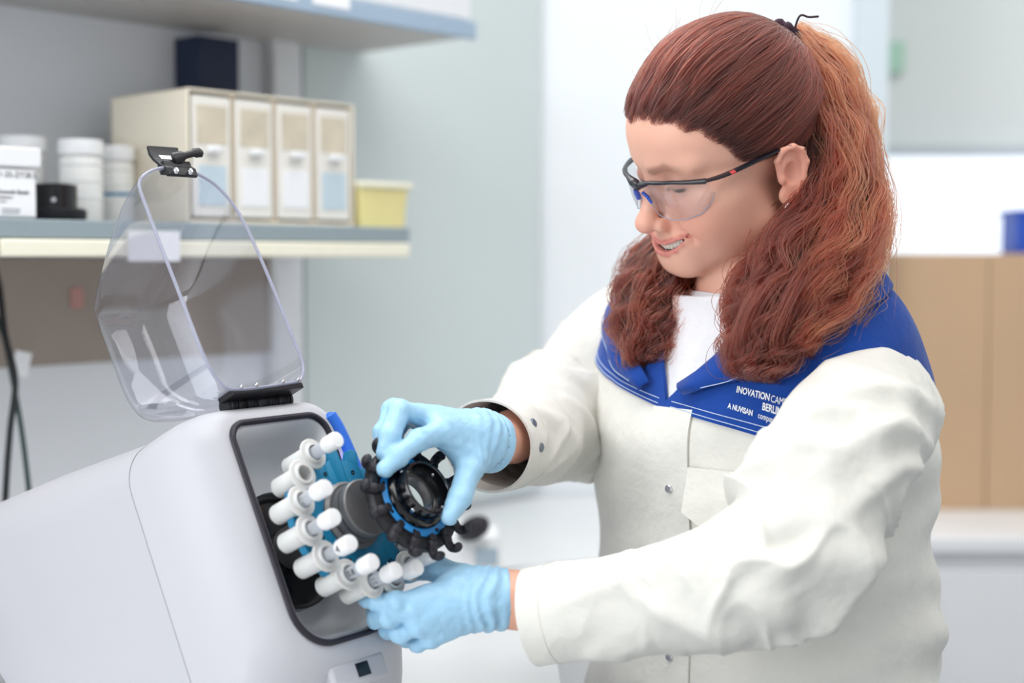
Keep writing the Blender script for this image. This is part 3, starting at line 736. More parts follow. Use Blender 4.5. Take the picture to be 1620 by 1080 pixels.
def surface_nets(D, lo, h):
    """vertices and quads of the zero level of D sampled on a regular grid"""
    s = D < 0; nx, ny, nz = D.shape
    corners = [(i, j, k) for i in (0, 1) for j in (0, 1) for k in (0, 1)]
    def sub(A, c): return A[c[0]:nx - 1 + c[0], c[1]:ny - 1 + c[1], c[2]:nz - 1 + c[2]]
    cnt = sum(sub(s, c).astype(np.int8) for c in corners)
    cell = (cnt > 0) & (cnt < 8); idx = np.argwhere(cell)
    vid = np.full(cell.shape, -1, np.int64); vid[cell] = np.arange(len(idx))
    acc = np.zeros((len(idx), 3)); wsum = np.zeros(len(idx))
    dv = {c: D[idx[:, 0] + c[0], idx[:, 1] + c[1], idx[:, 2] + c[2]].astype(float) for c in corners}
    for c in corners:
        for ax in range(3):
            if c[ax]: continue
            c2 = list(c); c2[ax] = 1; c2 = tuple(c2)
            a, b = dv[c], dv[c2]; x = (a < 0) != (b < 0)
            t = np.where(x, a / np.where(x, a - b, 1), 0)
            p = np.array(c, float)[None, :].repeat(len(idx), 0); p[:, ax] += t
            acc[x] += p[x]; wsum[x] += 1
    V = (idx + acc / wsum[:, None]) * h + np.asarray(lo, float)
    F = []
    for ax in range(3):
        a1, a2 = (ax + 1) % 3, (ax + 2) % 3
        sl0 = [slice(1, -1)] * 3; sl0[ax] = slice(0, -1); sl1 = list(sl0); sl1[ax] = slice(1, None)
        A, B = s[tuple(sl0)], s[tuple(sl1)]
        e = np.argwhere(A != B)
        if not len(e): continue
        flip = A[e[:, 0], e[:, 1], e[:, 2]]
        base = e.copy(); base[:, a1] += 1; base[:, a2] += 1
        q = []
        for d1, d2 in ((-1, -1), (0, -1), (0, 0), (-1, 0)):
            b = base.copy(); b[:, a1] += d1; b[:, a2] += d2
            q.append(vid[b[:, 0], b[:, 1], b[:, 2]])
        q = np.array(q).T; q[~flip] = q[~flip][:, ::-1]; F.append(q)
    F = np.vstack(F); F = F[(F >= 0).all(1)]
    return V, F
def relax(V, F, it=2, lam=0.5):
    n = len(V); E = np.vstack([F[:, [0, 1]], F[:, [1, 2]], F[:, [2, 3]], F[:, [3, 0]]])
    deg = np.bincount(E.ravel(), minlength=n).astype(float)
    for _ in range(it):
        S = np.zeros_like(V)
        for c in range(3):
            S[:, c] = np.bincount(E[:, 0], V[E[:, 1], c], n) + np.bincount(E[:, 1], V[E[:, 0], c], n)
        V = V + lam * (S / np.maximum(deg, 1)[:, None] - V)
    return V
def mkq(name, V, F, m, parent, colors=None, smooth=True):
    """fast quad mesh (numpy arrays), world space"""
    off = root_loc(parent) if parent is not None else np.zeros(3)
    me = bpy.data.meshes.new(name); nV, nF = len(V), len(F)
    me.vertices.add(nV); me.vertices.foreach_set('co', (V - off).astype(np.float32).ravel())
    me.loops.add(nF * 4); me.loops.foreach_set('vertex_index', F.astype(np.int32).ravel())
    me.polygons.add(nF); me.polygons.foreach_set('loop_start', np.arange(0, nF * 4, 4, dtype=np.int32))
    me.update(calc_edges=True); me.validate()
    if colors is not None:
        a = me.color_attributes.new('tint', 'FLOAT_COLOR', 'POINT')
        a.data.foreach_set('color', np.c_[colors, np.ones(nV)].astype(np.float32).ravel())
    me.materials.append(m)
    if smooth: me.shade_smooth()
    o = bpy.data.objects.new(name, me); COL.objects.link(o); o.parent = parent
    return o
def snoise(p, seed=0, f=1.0, oct=3):
    """cheap smooth noise from rotated sines; p (...,3)"""
    r = np.random.default_rng(seed); out = 0; amp = 1.0; tot = 0
    for o in range(oct):
        for _ in range(4):
            k = r.normal(size=3); k = k / np.linalg.norm(k) * f * (0.7 + 0.6 * r.random())
            out = out + amp * np.sin(p @ k + r.random() * 6.28 + 1.3 * np.sin(p @ (np.roll(k, 1) * 0.6) + r.random() * 6))
        tot += amp * 4 ** 0.5; amp *= 0.5; f *= 2.1
    return out / tot

# ------------------------------------------------------------------ the person
TF = nrm((-0.79, -0.61, 0)); TL = np.array([-TF[1], TF[0], 0.0])       # torso forward and her left
TC0 = np.array([0.275, 1.56, 0.0])
person = empty('person', (TC0[0], TC0[1], 0.0), 'person in a white and blue work jacket, light blue gloves and safety glasses, smiling down', 'person')
SKIN = mat('skin', (228, 174, 150), 0.45, sss=0.35, attr='tint', bump=0.04, bscale=900)

YAW, PIT, ROL = math.radians(23), math.radians(21), math.radians(-13)
fh = np.array([-math.cos(YAW), -math.sin(YAW), 0]); lh = np.array([-fh[1], fh[0], 0])
HX = math.cos(PIT) * fh - math.sin(PIT) * Z; hz = math.sin(PIT) * fh + math.cos(PIT) * Z
HY = math.cos(ROL) * lh + math.sin(ROL) * hz; HZ = -math.sin(ROL) * lh + math.cos(ROL) * hz
HO = P(1148, 239, 1.50)
HB = np.array([HX, HY, HZ])
def hw(p): return HO + np.asarray(p, float) @ HB                       # head space to world
def hl_(p): return (np.asarray(p, float) - HO) @ HB.T                  # world to head space

def face_sdf(X):
    x, y, z = X; ya = np.abs(y); S = (x, ya, z)
    d = sd_ell(X, (-0.006, 0, 0.036), (0.098, 0.074, 0.086))
    d = smin(d, sd_ell(X, (0.036, 0, -0.020), (0.056, 0.060, 0.085)), 0.03)
    d = smin(d, sd_ell(X, (0.048, 0, 0.045), (0.048, 0.058, 0.042)), 0.03)          # forehead
    d = smin(d, sd_cone(S, (0.004, 0.052, -0.064), (0.070, 0.016, -0.093), 0.017, 0.017), 0.026)   # jaw
    d = smin(d, sd_ell(X, (0.080, 0, -0.095), (0.0155, 0.020, 0.0155)), 0.018)        # chin
    d = smin(d, sd_ell(S, (0.062, 0.036, -0.044), (0.028, 0.027, 0.026)), 0.02)     # full cheeks
    d = smin(d, sd_ell(S, (0.045, 0.050, -0.022), (0.030, 0.020, 0.018)), 0.02)     # cheekbone
    d = smin(d, sd_ell(S, (0.030, 0.046, -0.052), (0.038, 0.020, 0.036)), 0.02)     # fleshy side of the jaw
    d = smin(d, sd_cone(S, (0.088, 0.010, 0.019), (0.072, 0.046, 0.019), 0.009, 0.008), 0.014)    # brow
    d = smax(d, -sd_ell(S, (0.100, 0.031, 0.001), (0.017, 0.018, 0.011)), 0.014)    # eye socket
    d = smin(d, sd_ell(S, (0.0775, 0.031, -0.001), (0.0128, 0.0138, 0.0125)), 0.004)  # lid over the eye
    d = smax(d, -sd_cone(S, (0.0905, 0.020, -0.006), (0.0855, 0.044, -0.006), 0.0007, 0.0006), 0.0015)   # lash line
    d = smin(d, sd_ell(X, (0.078, 0, -0.073), (0.0205, 0.028, 0.024)), 0.018)       # mouth mound
    d = smin(d, sd_cone(X, (0.087, 0, 0.006), (0.1085, 0, -0.036), 0.0080, 0.0092), 0.010)         # nose bridge
    d = smin(d, sd_ell(X, (0.1105, 0, -0.0405), (0.0122, 0.0122, 0.0108)), 0.006)   # tip
    d = smin(d, sd_ell(S, (0.0982, 0.0130, -0.0448), (0.0102, 0.0068, 0.0078)), 0.005)            # wings
    d = smax(d, -sd_ell(S, (0.1035, 0.0062, -0.0525), (0.0050, 0.0030, 0.0040)), 0.003)           # nostrils
    d = smax(d, -sd_cone(S, (0.0965, 0.0215, -0.0430), (0.0815, 0.0390, -0.0600), 0.0018, 0.0012), 0.012)   # smile fold
    d = smax(d, -sd_cone(X, (0.1015, 0, -0.0545), (0.1015, 0, -0.0600), 0.0015, 0.0015), 0.006)   # philtrum
    return d
def base_line(y, z):
    xs = np.linspace(0.03, 0.13, 401, dtype=np.float32)
    dd = face_sdf((xs, xs * 0 + y, xs * 0 + z)); k = np.where(dd < 0)[0]
    return float(xs[k[-1]]) if len(k) else 0.05
MY_ = [0.0, 0.010, 0.020, 0.028, 0.0345]
MZ_ = [-0.0725, -0.0712, -0.0672, -0.0620, -0.0570]       # the smile line
MG_ = [0.0040, 0.0039, 0.0034, 0.0020, 0.0004]            # half the opening
MX_ = [base_line(y, z) for y, z in zip(MY_, MZ_)]
def head_sdf(X):
    x, y, z = X; ya = np.abs(y); S = (x, ya, z)
    d = face_sdf(X)
    lipU = chain(S, [(xm + 0.0002 - 0.0016 * (i == 4), ym, zm + g + 0.0019 - 0.0008 * (i > 2)) for i, (xm, ym, zm, g) in enumerate(zip(MX_, MY_, MZ_, MG_))], [0.0022, 0.0022, 0.0019, 0.0013, 0.0008], 0.003)
    lipL = chain(S, [(xm - 0.0004 - 0.0012 * (i == 4), ym, zm - g - 0.0022 + 0.0008 * (i > 2)) for i, (xm, ym, zm, g) in enumerate(zip(MX_, MY_, MZ_, MG_))], [0.0028, 0.0028, 0.0023, 0.0014, 0.0008], 0.003)
    d = smin(d, lipU, 0.004); d = smin(d, lipL, 0.004)
    cav = chain(S, [(xm - 0.001, ym, zm) for xm, ym, zm in zip(MX_, MY_, MZ_)], MG_, 0.001)
    cav = smin(cav, chain(S, [(xm - 0.009, ym * 0.95, zm) for xm, ym, zm in zip(MX_, MY_, MZ_)], [g * 1.15 + .0006 for g in MG_], 0.001), 0.003)
    d = smax(d, -cav, 0.0012)
    d = smax(d, -sd_sph(S, (MX_[4] + 0.001, MY_[4] + 0.001, MZ_[4]), 0.0012), 0.004)
    # ears
    ex = x + 0.30 * (ya - 0.076)
    E = (-0.020 + (ex + 0.020) / 0.87, 0.079 + (ya - 0.079) / 0.95, -0.018 + (z + 0.018) / 0.87)
    ear = sd_ell(E, (-0.020, 0.0800, -0.016), (0.0165, 0.0050, 0.0290))
    ear = smin(ear, sd_ell(E, (-0.010, 0.0770, -0.044), (0.0085, 0.0048, 0.0110)), 0.006)
    hp = [(-0.004, 0.0785, -0.016), (-0.003, 0.0800, 0.002), (-0.010, 0.0835, 0.0130), (-0.021, 0.0860, 0.0140), (-0.032, 0.0865, 0.006), (-0.036, 0.0860, -0.010), (-0.031, 0.0840, -0.028), (-0.020, 0.0810, -0.043), (-0.010, 0.0790, -0.050)]
    ear = smin(ear, chain(E, hp, [0.0022, .0030, .0034, .0036, .0036, .0034, .0032, .0034, .0042], 0.003), 0.003)
    ear = smax(ear, -sd_ell(E, (-0.0165, 0.0860, -0.018), (0.0095, 0.0075, 0.0145)), 0.003)
    ear = smax(ear, -sd_cone(E, (-0.0270, 0.0885, -0.012), (-0.0190, 0.0880, 0.006), 0.0024, 0.0024), 0.003)
    ear = smin(ear, sd_ell(E, (-0.0045, 0.0800, -0.022), (0.0034, 0.0036, 0.0060)), 0.003)
    d = smin(d, ear, 0.006)
    nb = hl_(NECK_BASE); nt = np.array([-0.034, 0, -0.045])
    d = smin(d, sd_cone(X, nt, nb, 0.045, 0.052), 0.014)
    return d, lipU, lipL
NECK_BASE = TC0 + TF * 0.045 + Z * 1.285
h = 0.0016
lo, hi = (-0.112, -0.098, -0.200), (0.128, 0.098, 0.130)
X = grid(lo, hi, h)
D, _, _ = head_sdf(X)
V, F = surface_nets(D, lo, h); V = relax(V, F, 1, 0.35)
# colours that belong to the skin: lips, blush, brows, lashes, scalp
vx = (V[:, 0], V[:, 1], V[:, 2]); sv = (V[:, 0], np.abs(V[:, 1]), V[:, 2])
_, lU, lL = head_sdf(tuple(v.astype(np.float32) for v in vx))
base = np.array(lin((233, 180, 158)))[None].repeat(len(V), 0)
def blend(col, wgt):
    global base
    base = base * (1 - wgt[:, None]) + np.array(lin(col))[None] * wgt[:, None]
def near(dist, a, b): return np.clip((b - dist) / (b - a), 0, 1)
blend((222, 146, 128), 0.55 * near(sd_ell(sv, (0.075, 0.038, -0.040), (0.02, 0.022, 0.018)), -0.008, 0.02))
blend((222, 150, 132), 0.5 * near(sd_sph(vx, (0.112, 0, -0.042), 0.008), 0, 0.012))
blend((225, 150, 130), 0.5 * near(sd_ell(sv, (-0.02, 0.084, -0.015), (0.02, 0.01, 0.03)), 0, 0.01))
lipw = np.maximum(near(lU, 0.0003, 0.0014), near(lL, 0.0003, 0.0016)); blend((204, 118, 112), 0.8 * lipw)
inner = near(chain(sv, [(xm - 0.007, ym * .97, zm) for xm, ym, zm in zip(MX_, MY_, MZ_)], [g + .0016 for g in MG_], 0.002), -0.0006, 0.0010) * (V[:, 0] < np.interp(np.abs(V[:, 1]), MY_, MX_) - 0.0024)
blend((110, 40, 40), inner)
brow = chain(sv, [(0.098, 0.012, 0.0150), (0.0915, 0.030, 0.0205), (0.073, 0.052, 0.0165)], [0.0022, 0.0026, 0.0012], 0.002)
blend((150, 104, 84), 0.55 * near(brow, 0.001, 0.005))
lash = chain(sv, [(0.0905, 0.020, -0.0065), (0.0915, 0.031, -0.0080), (0.0840, 0.046, -0.0060)], [0.0014, 0.0018, 0.0012], 0.002)
blend((40, 28, 28), 0.95 * near(lash, 0.0006, 0.0026))
blend((150, 96, 84), 0.4 * near(sd_ell(sv, (0.085, 0.031, 0.003), (0.012, 0.015, 0.007)), -0.002, 0.004))
nost = near(sd_ell(sv, (0.1035, 0.0062, -0.0525), (0.0042, 0.0026, 0.0034)), 0.0, 0.0012); blend((120, 60, 52), nost)
def hairline_z(xx, yy):
    """height of the hairline above eye level at a scalp position"""
    return np.interp(xx, [-0.05, -0.035, -0.012, 0.015, 0.035, 0.052, 0.066, 0.080, 0.095], [-0.12, -0.03, 0.012, 0.002, 0.016, 0.040, 0.056, 0.063, 0.066])
hlz = hairline_z(V[:, 0], V[:, 1])
earz = sd_ell(sv, (-0.02, 0.084, -0.016), (0.024, 0.010, 0.036)) < 0.0
blend((74, 42, 36), np.where(earz, 0, 0.9 * np.clip((V[:, 2] - hlz + 0.001 - 0.0015 * np.sin(V[:, 1] * 420)) / 0.016, 0, 1)))
headV, headF, headC = hw(V), F, base

# ---- where the hands and arms go (world space)
WR_L = P(802, 947, 1.362); WR_R = P(782, 702, 1.440)
EL_L = P(1248, 880, 1.270); SH_L = TC0 + TL * 0.145 + TF * 0.0 + Z * 1.222
EL_R = P(905, 650, 1.70); SH_R = TC0 - TL * 0.175 + TF * 0.02 + Z * 1.265
# forearm, arm and trunk core under the clothes; same mesh as the head
def limb_sdf(X):
    d = chain(X, [P(785, 947, 1.36), WR_L, P(880, 957, 1.352), P(1050, 950, 1.318), P(1200, 905, 1.285), P(1345, 735, 1.335), SH_L], [0.0235, 0.0248, 0.028, 0.034, 0.036, 0.04, 0.045], 0.02)
    d = smin(d, chain(X, [WR_R - nrm(EL_R - WR_R) * 0.02, WR_R + (EL_R - WR_R) * 0.2, WR_R + (EL_R - WR_R) * 0.7, EL_R, SH_R], [0.0235, 0.0245, 0.036, 0.036, 0.045], 0.02), 0.02)
    d = smin(d, sd_cone(X, SH_L, SH_R, 0.045, 0.045), 0.03)
    d = smin(d, sd_cone(X, TC0 + Z * 1.22, TC0 + Z * 0.95, 0.11, 0.10), 0.05)
    d = smin(d, sd_cone(X, TC0 + TF * .04 + Z * 1.23, NECK_BASE, 0.07, 0.054), 0.04)
    for s in (-1, 1):
        hip = TC0 + TL * 0.09 * s + Z * 0.90
        d = smin(d, chain(X, [hip, hip * [1, 1, 0] + Z * 0.48, hip * [1, 1, 0] + Z * 0.09], [0.085, 0.055, 0.040], 0.03), 0.04)
    return d
lo2, h2 = np.array([-0.12, 1.15, 0.03]), 0.008
X2 = grid(lo2, (0.55, 1.86, 1.36), h2)
V2, F2 = surface_nets(limb_sdf(X2), lo2, h2); V2 = relax(V2, F2, 2)
C2 = np.array(lin((226, 170, 146)))[None].repeat(len(V2), 0)
mkq('body', np.vstack([headV, V2]), np.vstack([headF, F2 + len(headV)]), SKIN, person, np.vstack([headC, C2]))
# teeth
vf = []
for j in range(-5, 6):
    yj = 0.0052 * j * (1 - 0.018 * abs(j)); wy = 0.0040
    xj = np.interp(abs(yj), MY_, MX_) - 0.0062; zj = np.interp(abs(yj), MY_, MZ_) + 0.0012
    sl_ = (np.interp(abs(yj) + .001, MY_, MX_) - np.interp(abs(yj) - .001, MY_, MX_)) / .002 * (1 if j > 0 else -1 if j < 0 else 0)
    ty = nrm((sl_, 1, 0)); nx = nrm((1, -sl_, 0)); cc = np.array([xj, yj, zj])
    rings = []
    for zz, s in ((0.0045, 0.7), (0.002, 1.0), (-0.002, 1.0), (-0.0040, 0.92), (-0.0046, 0.7)):
        rings.append(np.array([hw(cc + ty * wy * 0.66 * s * p[0] + nx * 0.0016 * s * p[1] + np.array([0, 0, zz])) for p in roundrect(-1, 1, -1, 1, .5, 2)]))
    vf.append(loft_vf(rings))
mk('teeth', *merge(*vf), mat('tooth_enamel', (238, 232, 220), 0.2, sss=0.1), person)
# ear jewellery
ear_c = hw((-0.007, 0.0845, -0.0530))
t = np.linspace(0, 2 * math.pi, 28, endpoint=False)
tube('earring', np.array([ear_c + HX * 0.0052 * math.cos(a) + HZ * 0.0066 * math.sin(a) + HY * .0015 * math.sin(a) for a in t]), 0.0009, M['chrome'], person, 8, closed=True, hint=HY)
lathe('ear_stud', hw((-0.021, 0.0855, 0.0100)), HZ, [(0, .0026), (.0022, .0024), (.0022, .0018), (.0007, .0016), (.0007, -.002), (0, -.002)], M['chrome'], person, 12)

# ------------------------------------------------------------------ safety glasses
gl = empty('safety_glasses', hw((0.10, 0, 0)), 'clear wraparound safety glasses with a black half frame and red temple mark', 'glasses')
GLK = mat('glasses_black', (22, 24, 34), 0.35, coat=0.2)
LENS = clear_mat('glasses_lens', (240, 243, 247), 0.03, 0.40, 0.02)
def lens_x(y): return 0.1135 - 14.0 * np.abs(y) ** 2.25 * 1.0
def lx(y): return 0.1095 - 0.040 * (np.abs(y) / 0.072) ** 2.3
ys = np.linspace(-0.070, 0.070, 57)
def top_z(y): return np.interp(abs(y), [0, .006, .02, .045, .072], [-0.0015, 0.0025, 0.0065, 0.0070, 0.0040])
def bot_z(y): return np.interp(abs(y), [0.006, .010, .018, .032, .046, .060, .068, .072], [-0.010, -0.020, -0.030, -0.0345, -0.0345, -0.030, -0.020, -0.006])
for s in (1, -1):
    yy = np.linspace(0.0055, 0.071, 34); V, F = [], []
    for y in yy:
        for q in range(13):
            f = q / 12; zt_, zb_ = top_z(y), min(bot_z(y), top_z(y) - .001)
            bul = -0.0022 * (1 - (2 * f - 1) ** 2) * -1 - 0.004 * f
            V.append(hw((lx(y) + bul, y * s, zt_ + (zb_ - zt_) * f)))
    for i in range(len(yy) - 1):
        for q in range(12): a = i * 13 + q; F.append((a, a + 1, a + 14, a + 13))
    lo_ = mk('lens', V, F, LENS, gl, angle=180)
    edge = [hw((lx(y) - 0.004, y * s, min(bot_z(y), top_z(y) - .001))) for y in np.linspace(0.0055, 0.071, 30)]
    tube('lens_edge', np.array(edge), 0.0005, mat('lens_edge_plastic', (150, 156, 172), 0.2), lo_, 6)
bar = np.array([hw((lx(y) + 0.0015, y, top_z(y) + 0.001)) for y in ys])
rb = np.interp(np.abs(ys), [0, .008, .02, .05, .07], [0.0034, 0.0040, 0.0022, 0.0020, 0.0030])
tube('brow_bar', bar, rb * .9, GLK, gl, 10, ry=rb * 1.35, hint=HX)
for s in (1, -1):
    pts = [hw((lx(.068) + .002, .0690 * s, top_z(.068) + .001)), hw((0.056, 0.0735 * s, 0.0050)), hw((0.030, 0.0775 * s, 0.0070)), hw((0.004, 0.0795 * s, 0.0090)), hw((-0.015, 0.0790 * s, 0.0090)), hw((-0.034, 0.0760 * s, -0.003))]
    C = catmull(pts, 26); f = np.linspace(0, 1, 26)
    tb_ = tube('temple', C, np.interp(f, [0, .2, .5, 1], [0.0016, 0.0018, 0.0018, 0.0016]), GLK, gl, 10, ry=np.interp(f, [0, .15, .35, .6, 1], [0.0034, 0.0052, 0.0056, 0.0044, 0.0034]), hint=HY * s)
    sh = catmull(pts, 101)[26:31] + HY * s * 0.0008
    tube('red_mark', sh, 0.0018, M['red'], tb_, 10, ry=0.0048, hint=HY * s)
refl_blue = mat('reflection_blue', (40, 80, 190), 0.25, coat=0.3)  # pads painted blue to stand in for the glove's reflection in the lens
for s in (1, -1):
    tube('blue_reflection_pad', np.array([hw((0.1115, 0.0065 * s, -0.004)), hw((0.1085, 0.0100 * s, -0.010)), hw((0.1065, 0.0125 * s, -0.017))]), [0.0024, 0.0036, 0.0028], refl_blue, gl, 10, ry=[.0016, .002, .0016])

# ------------------------------------------------------------------ gloves with the hands in them
GLOVE = mat('nitrile_glove', (160, 204, 232), 0.40, var=0.06, vscale=50, bump=0.6, bscale=110, bdist=0.0022, sss=0.08)
def hand(name, fingers, palm, cuffpath, cuffrad, label, h=0.0015, seed=1, facing=None):
    allp = np.array([p for f, r in fingers for p in f] + [p for seg in palm for p in seg[:2]] + list(cuffpath))
    lo, hi = allp.min(0) - 0.035, allp.max(0) + 0.035
    X = grid(lo, hi, h)
    d = None
    for a, b, ra, rb_ in palm:
        e = sd_cone(X, a, b, ra, rb_); d = e if d is None else smin(d, e, 0.014)
    for pts, rad in fingers:
        d = smin(d, chain(X, pts, rad, 0.003), 0.0035)
        for p, r in zip(pts[1:-1], rad[1:-1]): d = smin(d, sd_sph(X, p, r * 1.05), 0.004)      # knuckles
    d = smin(d, chain(X, cuffpath, cuffrad, 0.006), 0.012)
    # the cuff is cut open at its end and hollow
    ax = nrm(np.asarray(cuffpath[-1]) - np.asarray(cuffpath[-2])); e0 = np.asarray(cuffpath[-1])
    cut = (X[0] - e0[0]) * ax[0] + (X[1] - e0[1]) * ax[1] + (X[2] - e0[2]) * ax[2]
    pX = np.stack(X, -1)
    cut = cut + 0.0025 * snoise(pX, seed + 5, 60, 1)
    d = smax(d, cut, 0.002)
    inner = chain(X, [np.asarray(cuffpath[-2]) * .5 + np.asarray(cuffpath[-1]) * .5, e0 + ax * 0.05], [cuffrad[-1] - 0.0042] * 2)
    d = smax(d, -inner, 0.001)
    # wrinkles: stronger at the wrist, fine across the hand
    along = np.clip(1 + cut / 0.055, 0, 1)
    wr = np.sin(cut * 560 + 3.4 * snoise(pX, seed, 55, 2)) * 0.0017 * along * np.clip(-cut / 0.012, 0, 1)
    fine = 0.0009 * snoise(pX, seed + 1, 150, 3) + 0.0006 * np.maximum(0, np.sin(pX @ np.array([210., -120, 190]) + 4 * snoise(pX, seed + 2, 40, 2))) ** 3
    d = d + wr + fine * np.clip(-cut / 0.02, 0.12, 1)
    V, F = surface_nets(d.astype(np.float32), lo, h); V = relax(V, F, 1, 0.4)
    o = mkq(name, V, F, GLOVE, person); o['label'] = label
    return o
# near hand (her left): back of the hand to the camera, thumb on top, fingers curled behind the carrier plate
mi, mm, mr, mp = P(676, 946, 1.338), P(656, 962, 1.328), P(662, 988, 1.331), P(684, 1008, 1.343)
wl = P(765, 946, 1.357)
hand('glove', [
    ([mi, P(628, 953, 1.326), P(598, 952, 1.336), P(577, 949, 1.350)], [.0108, .0094, .0088, .0078]),
    ([mm, P(616, 976, 1.330), P(595, 978, 1.354), P(592, 968, 1.376)], [.0108, .0094, .0088, .0078]),
    ([mr, P(634, 1000, 1.341), P(614, 996, 1.364), P(610, 984, 1.387)], [.0106, .0090, .0086, .0076]),
    ([mp, P(662, 1017, 1.354), P(643, 1010, 1.376), P(638, 996, 1.394)], [.0100, .0082, .0078, .0070]),
    ([P(742, 918, 1.357), P(694, 902, 1.372), P(650, 903, 1.390), P(612, 914, 1.402)], [.0150, .0112, .0100, .0086])],
    [(wl, mi, .0215, .0118), (wl, mm, .023, .0120), (wl, mr, .023, .0118), (wl, mp, .021, .0112), (wl, P(722, 926, 1.354), .022, .016)],
    [P(752, 946, 1.355), P(772, 946, 1.358), P(800, 948, 1.362)], [.0245, .0260, .0295], 'light blue glove steadying the tube holders from below', seed=3)
# far hand (her right): thumb and fingers pinch the hook ring from above
ni, nm, nr, npk = P(700, 682, 1.372), P(676, 662, 1.386), P(664, 658, 1.404), P(668, 662, 1.420)
wr_ = P(752, 695, 1.412)
hand('glove', [
    ([ni, P(662, 697, 1.350), P(630, 722, 1.336), P(610, 741, 1.330)], [.0118, .0102, .0094, .0084]),
    ([nm, P(632, 650, 1.366), P(617, 688, 1.346), P(609, 716, 1.342)], [.0120, .0106, .0098, .0086]),
    ([nr, P(622, 647, 1.388), P(607, 684, 1.372), P(606, 708, 1.366)], [.0116, .0100, .0092, .0082]),
    ([npk, P(638, 664, 1.412), P(622, 696, 1.400), P(622, 716, 1.394)], [.0108, .0090, .0084, .0076]),
    ([P(755, 712, 1.398), P(742, 742, 1.378), P(728, 786, 1.356), P(711, 818, 1.338)], [.0165, .0130, .0108, .0088])],
    [(wr_, ni, .021, .0132), (wr_, nm, .022, .0135), (wr_, nr, .022, .013), (wr_, npk, .020, .012), (wr_, P(742, 725, 1.388), .020, .015), (ni, P(742, 730, 1.384), .010, .012)],
    [P(748, 694, 1.410), P(762, 697, 1.420), P(778, 701, 1.434)], [.0255, .0280, .0310], 'light blue glove pinching the black hook ring', seed=8)
# ------------------------------------------------------------------ jacket
def cloth(name, rgb, bump=0.25):
    return mat(name, rgb, 0.8, var=0.04, vscale=30, bump=0.7, bscale=42, bdist=0.0035, sheen=0.15, spec=0.25)
WHITE = cloth('jacket_cotton_white', (222, 220, 213)); BLUE = cloth('jacket_cotton_blue', (15, 64, 148)); SHIRT = cloth('tshirt_white', (222, 222, 226))
THREAD = cloth('pale_stitching', (190, 205, 230)); PRINT = mat('white_print', (240, 243, 248), 0.6)
LV = np.array([  # z, front depth, back depth, half width, forward shift
    (0.62, .185, .155, .225, .0), (0.80, .165, .165, .215, .0), (0.92, .152, .162, .205, .0), (1.02, .146, .148, .197, .0), (1.10, .150, .146, .196, .0), (1.17, .150, .156, .196, .006), (1.23, .132, .150, .196, .016),
    (1.28, .105, .125, .192, .028), (1.315, .085, .108, .172, .038), (1.340, .072, .090, .135, .045), (1.355, .064, .075, .095, .050), (1.362, .060, .068, .074, .052)])
def lev(z, i): return np.interp(z, LV[:, 0], LV[:, i])
ZS = np.linspace(LV[0, 0], LV[-1, 0], 240)
def smooth1(a, n=9):
    k = np.ones(n) / n; return np.convolve(np.pad(a, n // 2, mode='edge'), k, mode='valid')
LS = [None] + [smooth1(smooth1(lev(ZS, i))) for i in range(1, 5)]
def lv(z, i): return np.interp(z, ZS, LS[i])
FOLDS = []
def torso(phi, z, off=0.0, wrinkle=True):
    """point on the jacket: phi from the front centre towards her left, z the height"""
    phi = np.asarray(phi, float); z = np.asarray(z, float)
    c, s = np.cos(phi), np.sin(phi)
    e = 2 / 2.35
    cc, ss = np.sign(c) * np.abs(c) ** e, np.sign(s) * np.abs(s) ** e
    a = np.where(c >= 0, lv(z, 1), lv(z, 2)) + off; b = lv(z, 3) + off
    fc = a * cc + lv(z, 4); lc = b * ss
    if wrinkle:
        q = np.stack([phi * 0.19, z, z * 0 + .3], -1)
        amp = 0.0065 * np.clip((1.30 - z) / 0.1, 0.15, 1)
        w_ = snoise(q * np.array([1.0, 1.6, 1]), 21, 26, 2) * amp
        w_ = w_ + 0.006 * np.sin((z - 0.25 * np.sin(phi)) * 75 + 2.5 * snoise(q, 22, 14, 1)) * np.clip((1.06 - z) / 0.1, 0, 1) * np.clip(np.abs(phi) - 0.5, 0, 1)
        fc = fc + w_ * cc; lc = lc + w_ * ss
    up = np.clip((z - 1.20) / 0.15, 0, 1); up = up * up * (3 - 2 * up)
    zz = z - up * 0.36 * (fc - lv(z, 4)) + np.clip((np.abs(lc) - .08) / .1, 0, 1) * up * 0.012
    return TC0 + fc[..., None] * TF + lc[..., None] * TL + zz[..., None] * Z
def sheet(name, PH, ZZ, off, th, m, parent, wrinkle=True, close_phi=False):
    """a panel of cloth with thickness over a grid of (phi, z)"""
    A_ = torso(PH, ZZ, off, wrinkle); B_ = torso(PH, ZZ, off - th, wrinkle); r_, c_ = PH.shape
    V = np.vstack([A_.reshape(-1, 3), B_.reshape(-1, 3)]); n = r_ * c_; F = []
    i, j = np.meshgrid(np.arange(r_ - 1), np.arange(c_ - 1), indexing='ij'); a = (i * c_ + j).ravel()
    F.append(np.c_[a, a + 1, a + c_ + 1, a + c_]); F.append(np.c_[a + n, a + c_ + n, a + c_ + 1 + n, a + 1 + n])
    def rim(ids):
        ids = np.asarray(ids); return np.c_[ids[:-1], ids[:-1] + n, ids[1:] + n, ids[1:]]
    top = np.arange(c_); bot = (r_ - 1) * c_ + np.arange(c_); lf = np.arange(r_) * c_; rt = lf + c_ - 1
    F += [rim(top), rim(bot)[:, ::-1]]
    if not close_phi: F += [rim(lf)[:, ::-1], rim(rt)]
    F = np.vstack(F)
    return mk(name, V, F, m, parent, angle=60)
NPH = 220; YF = 1.218
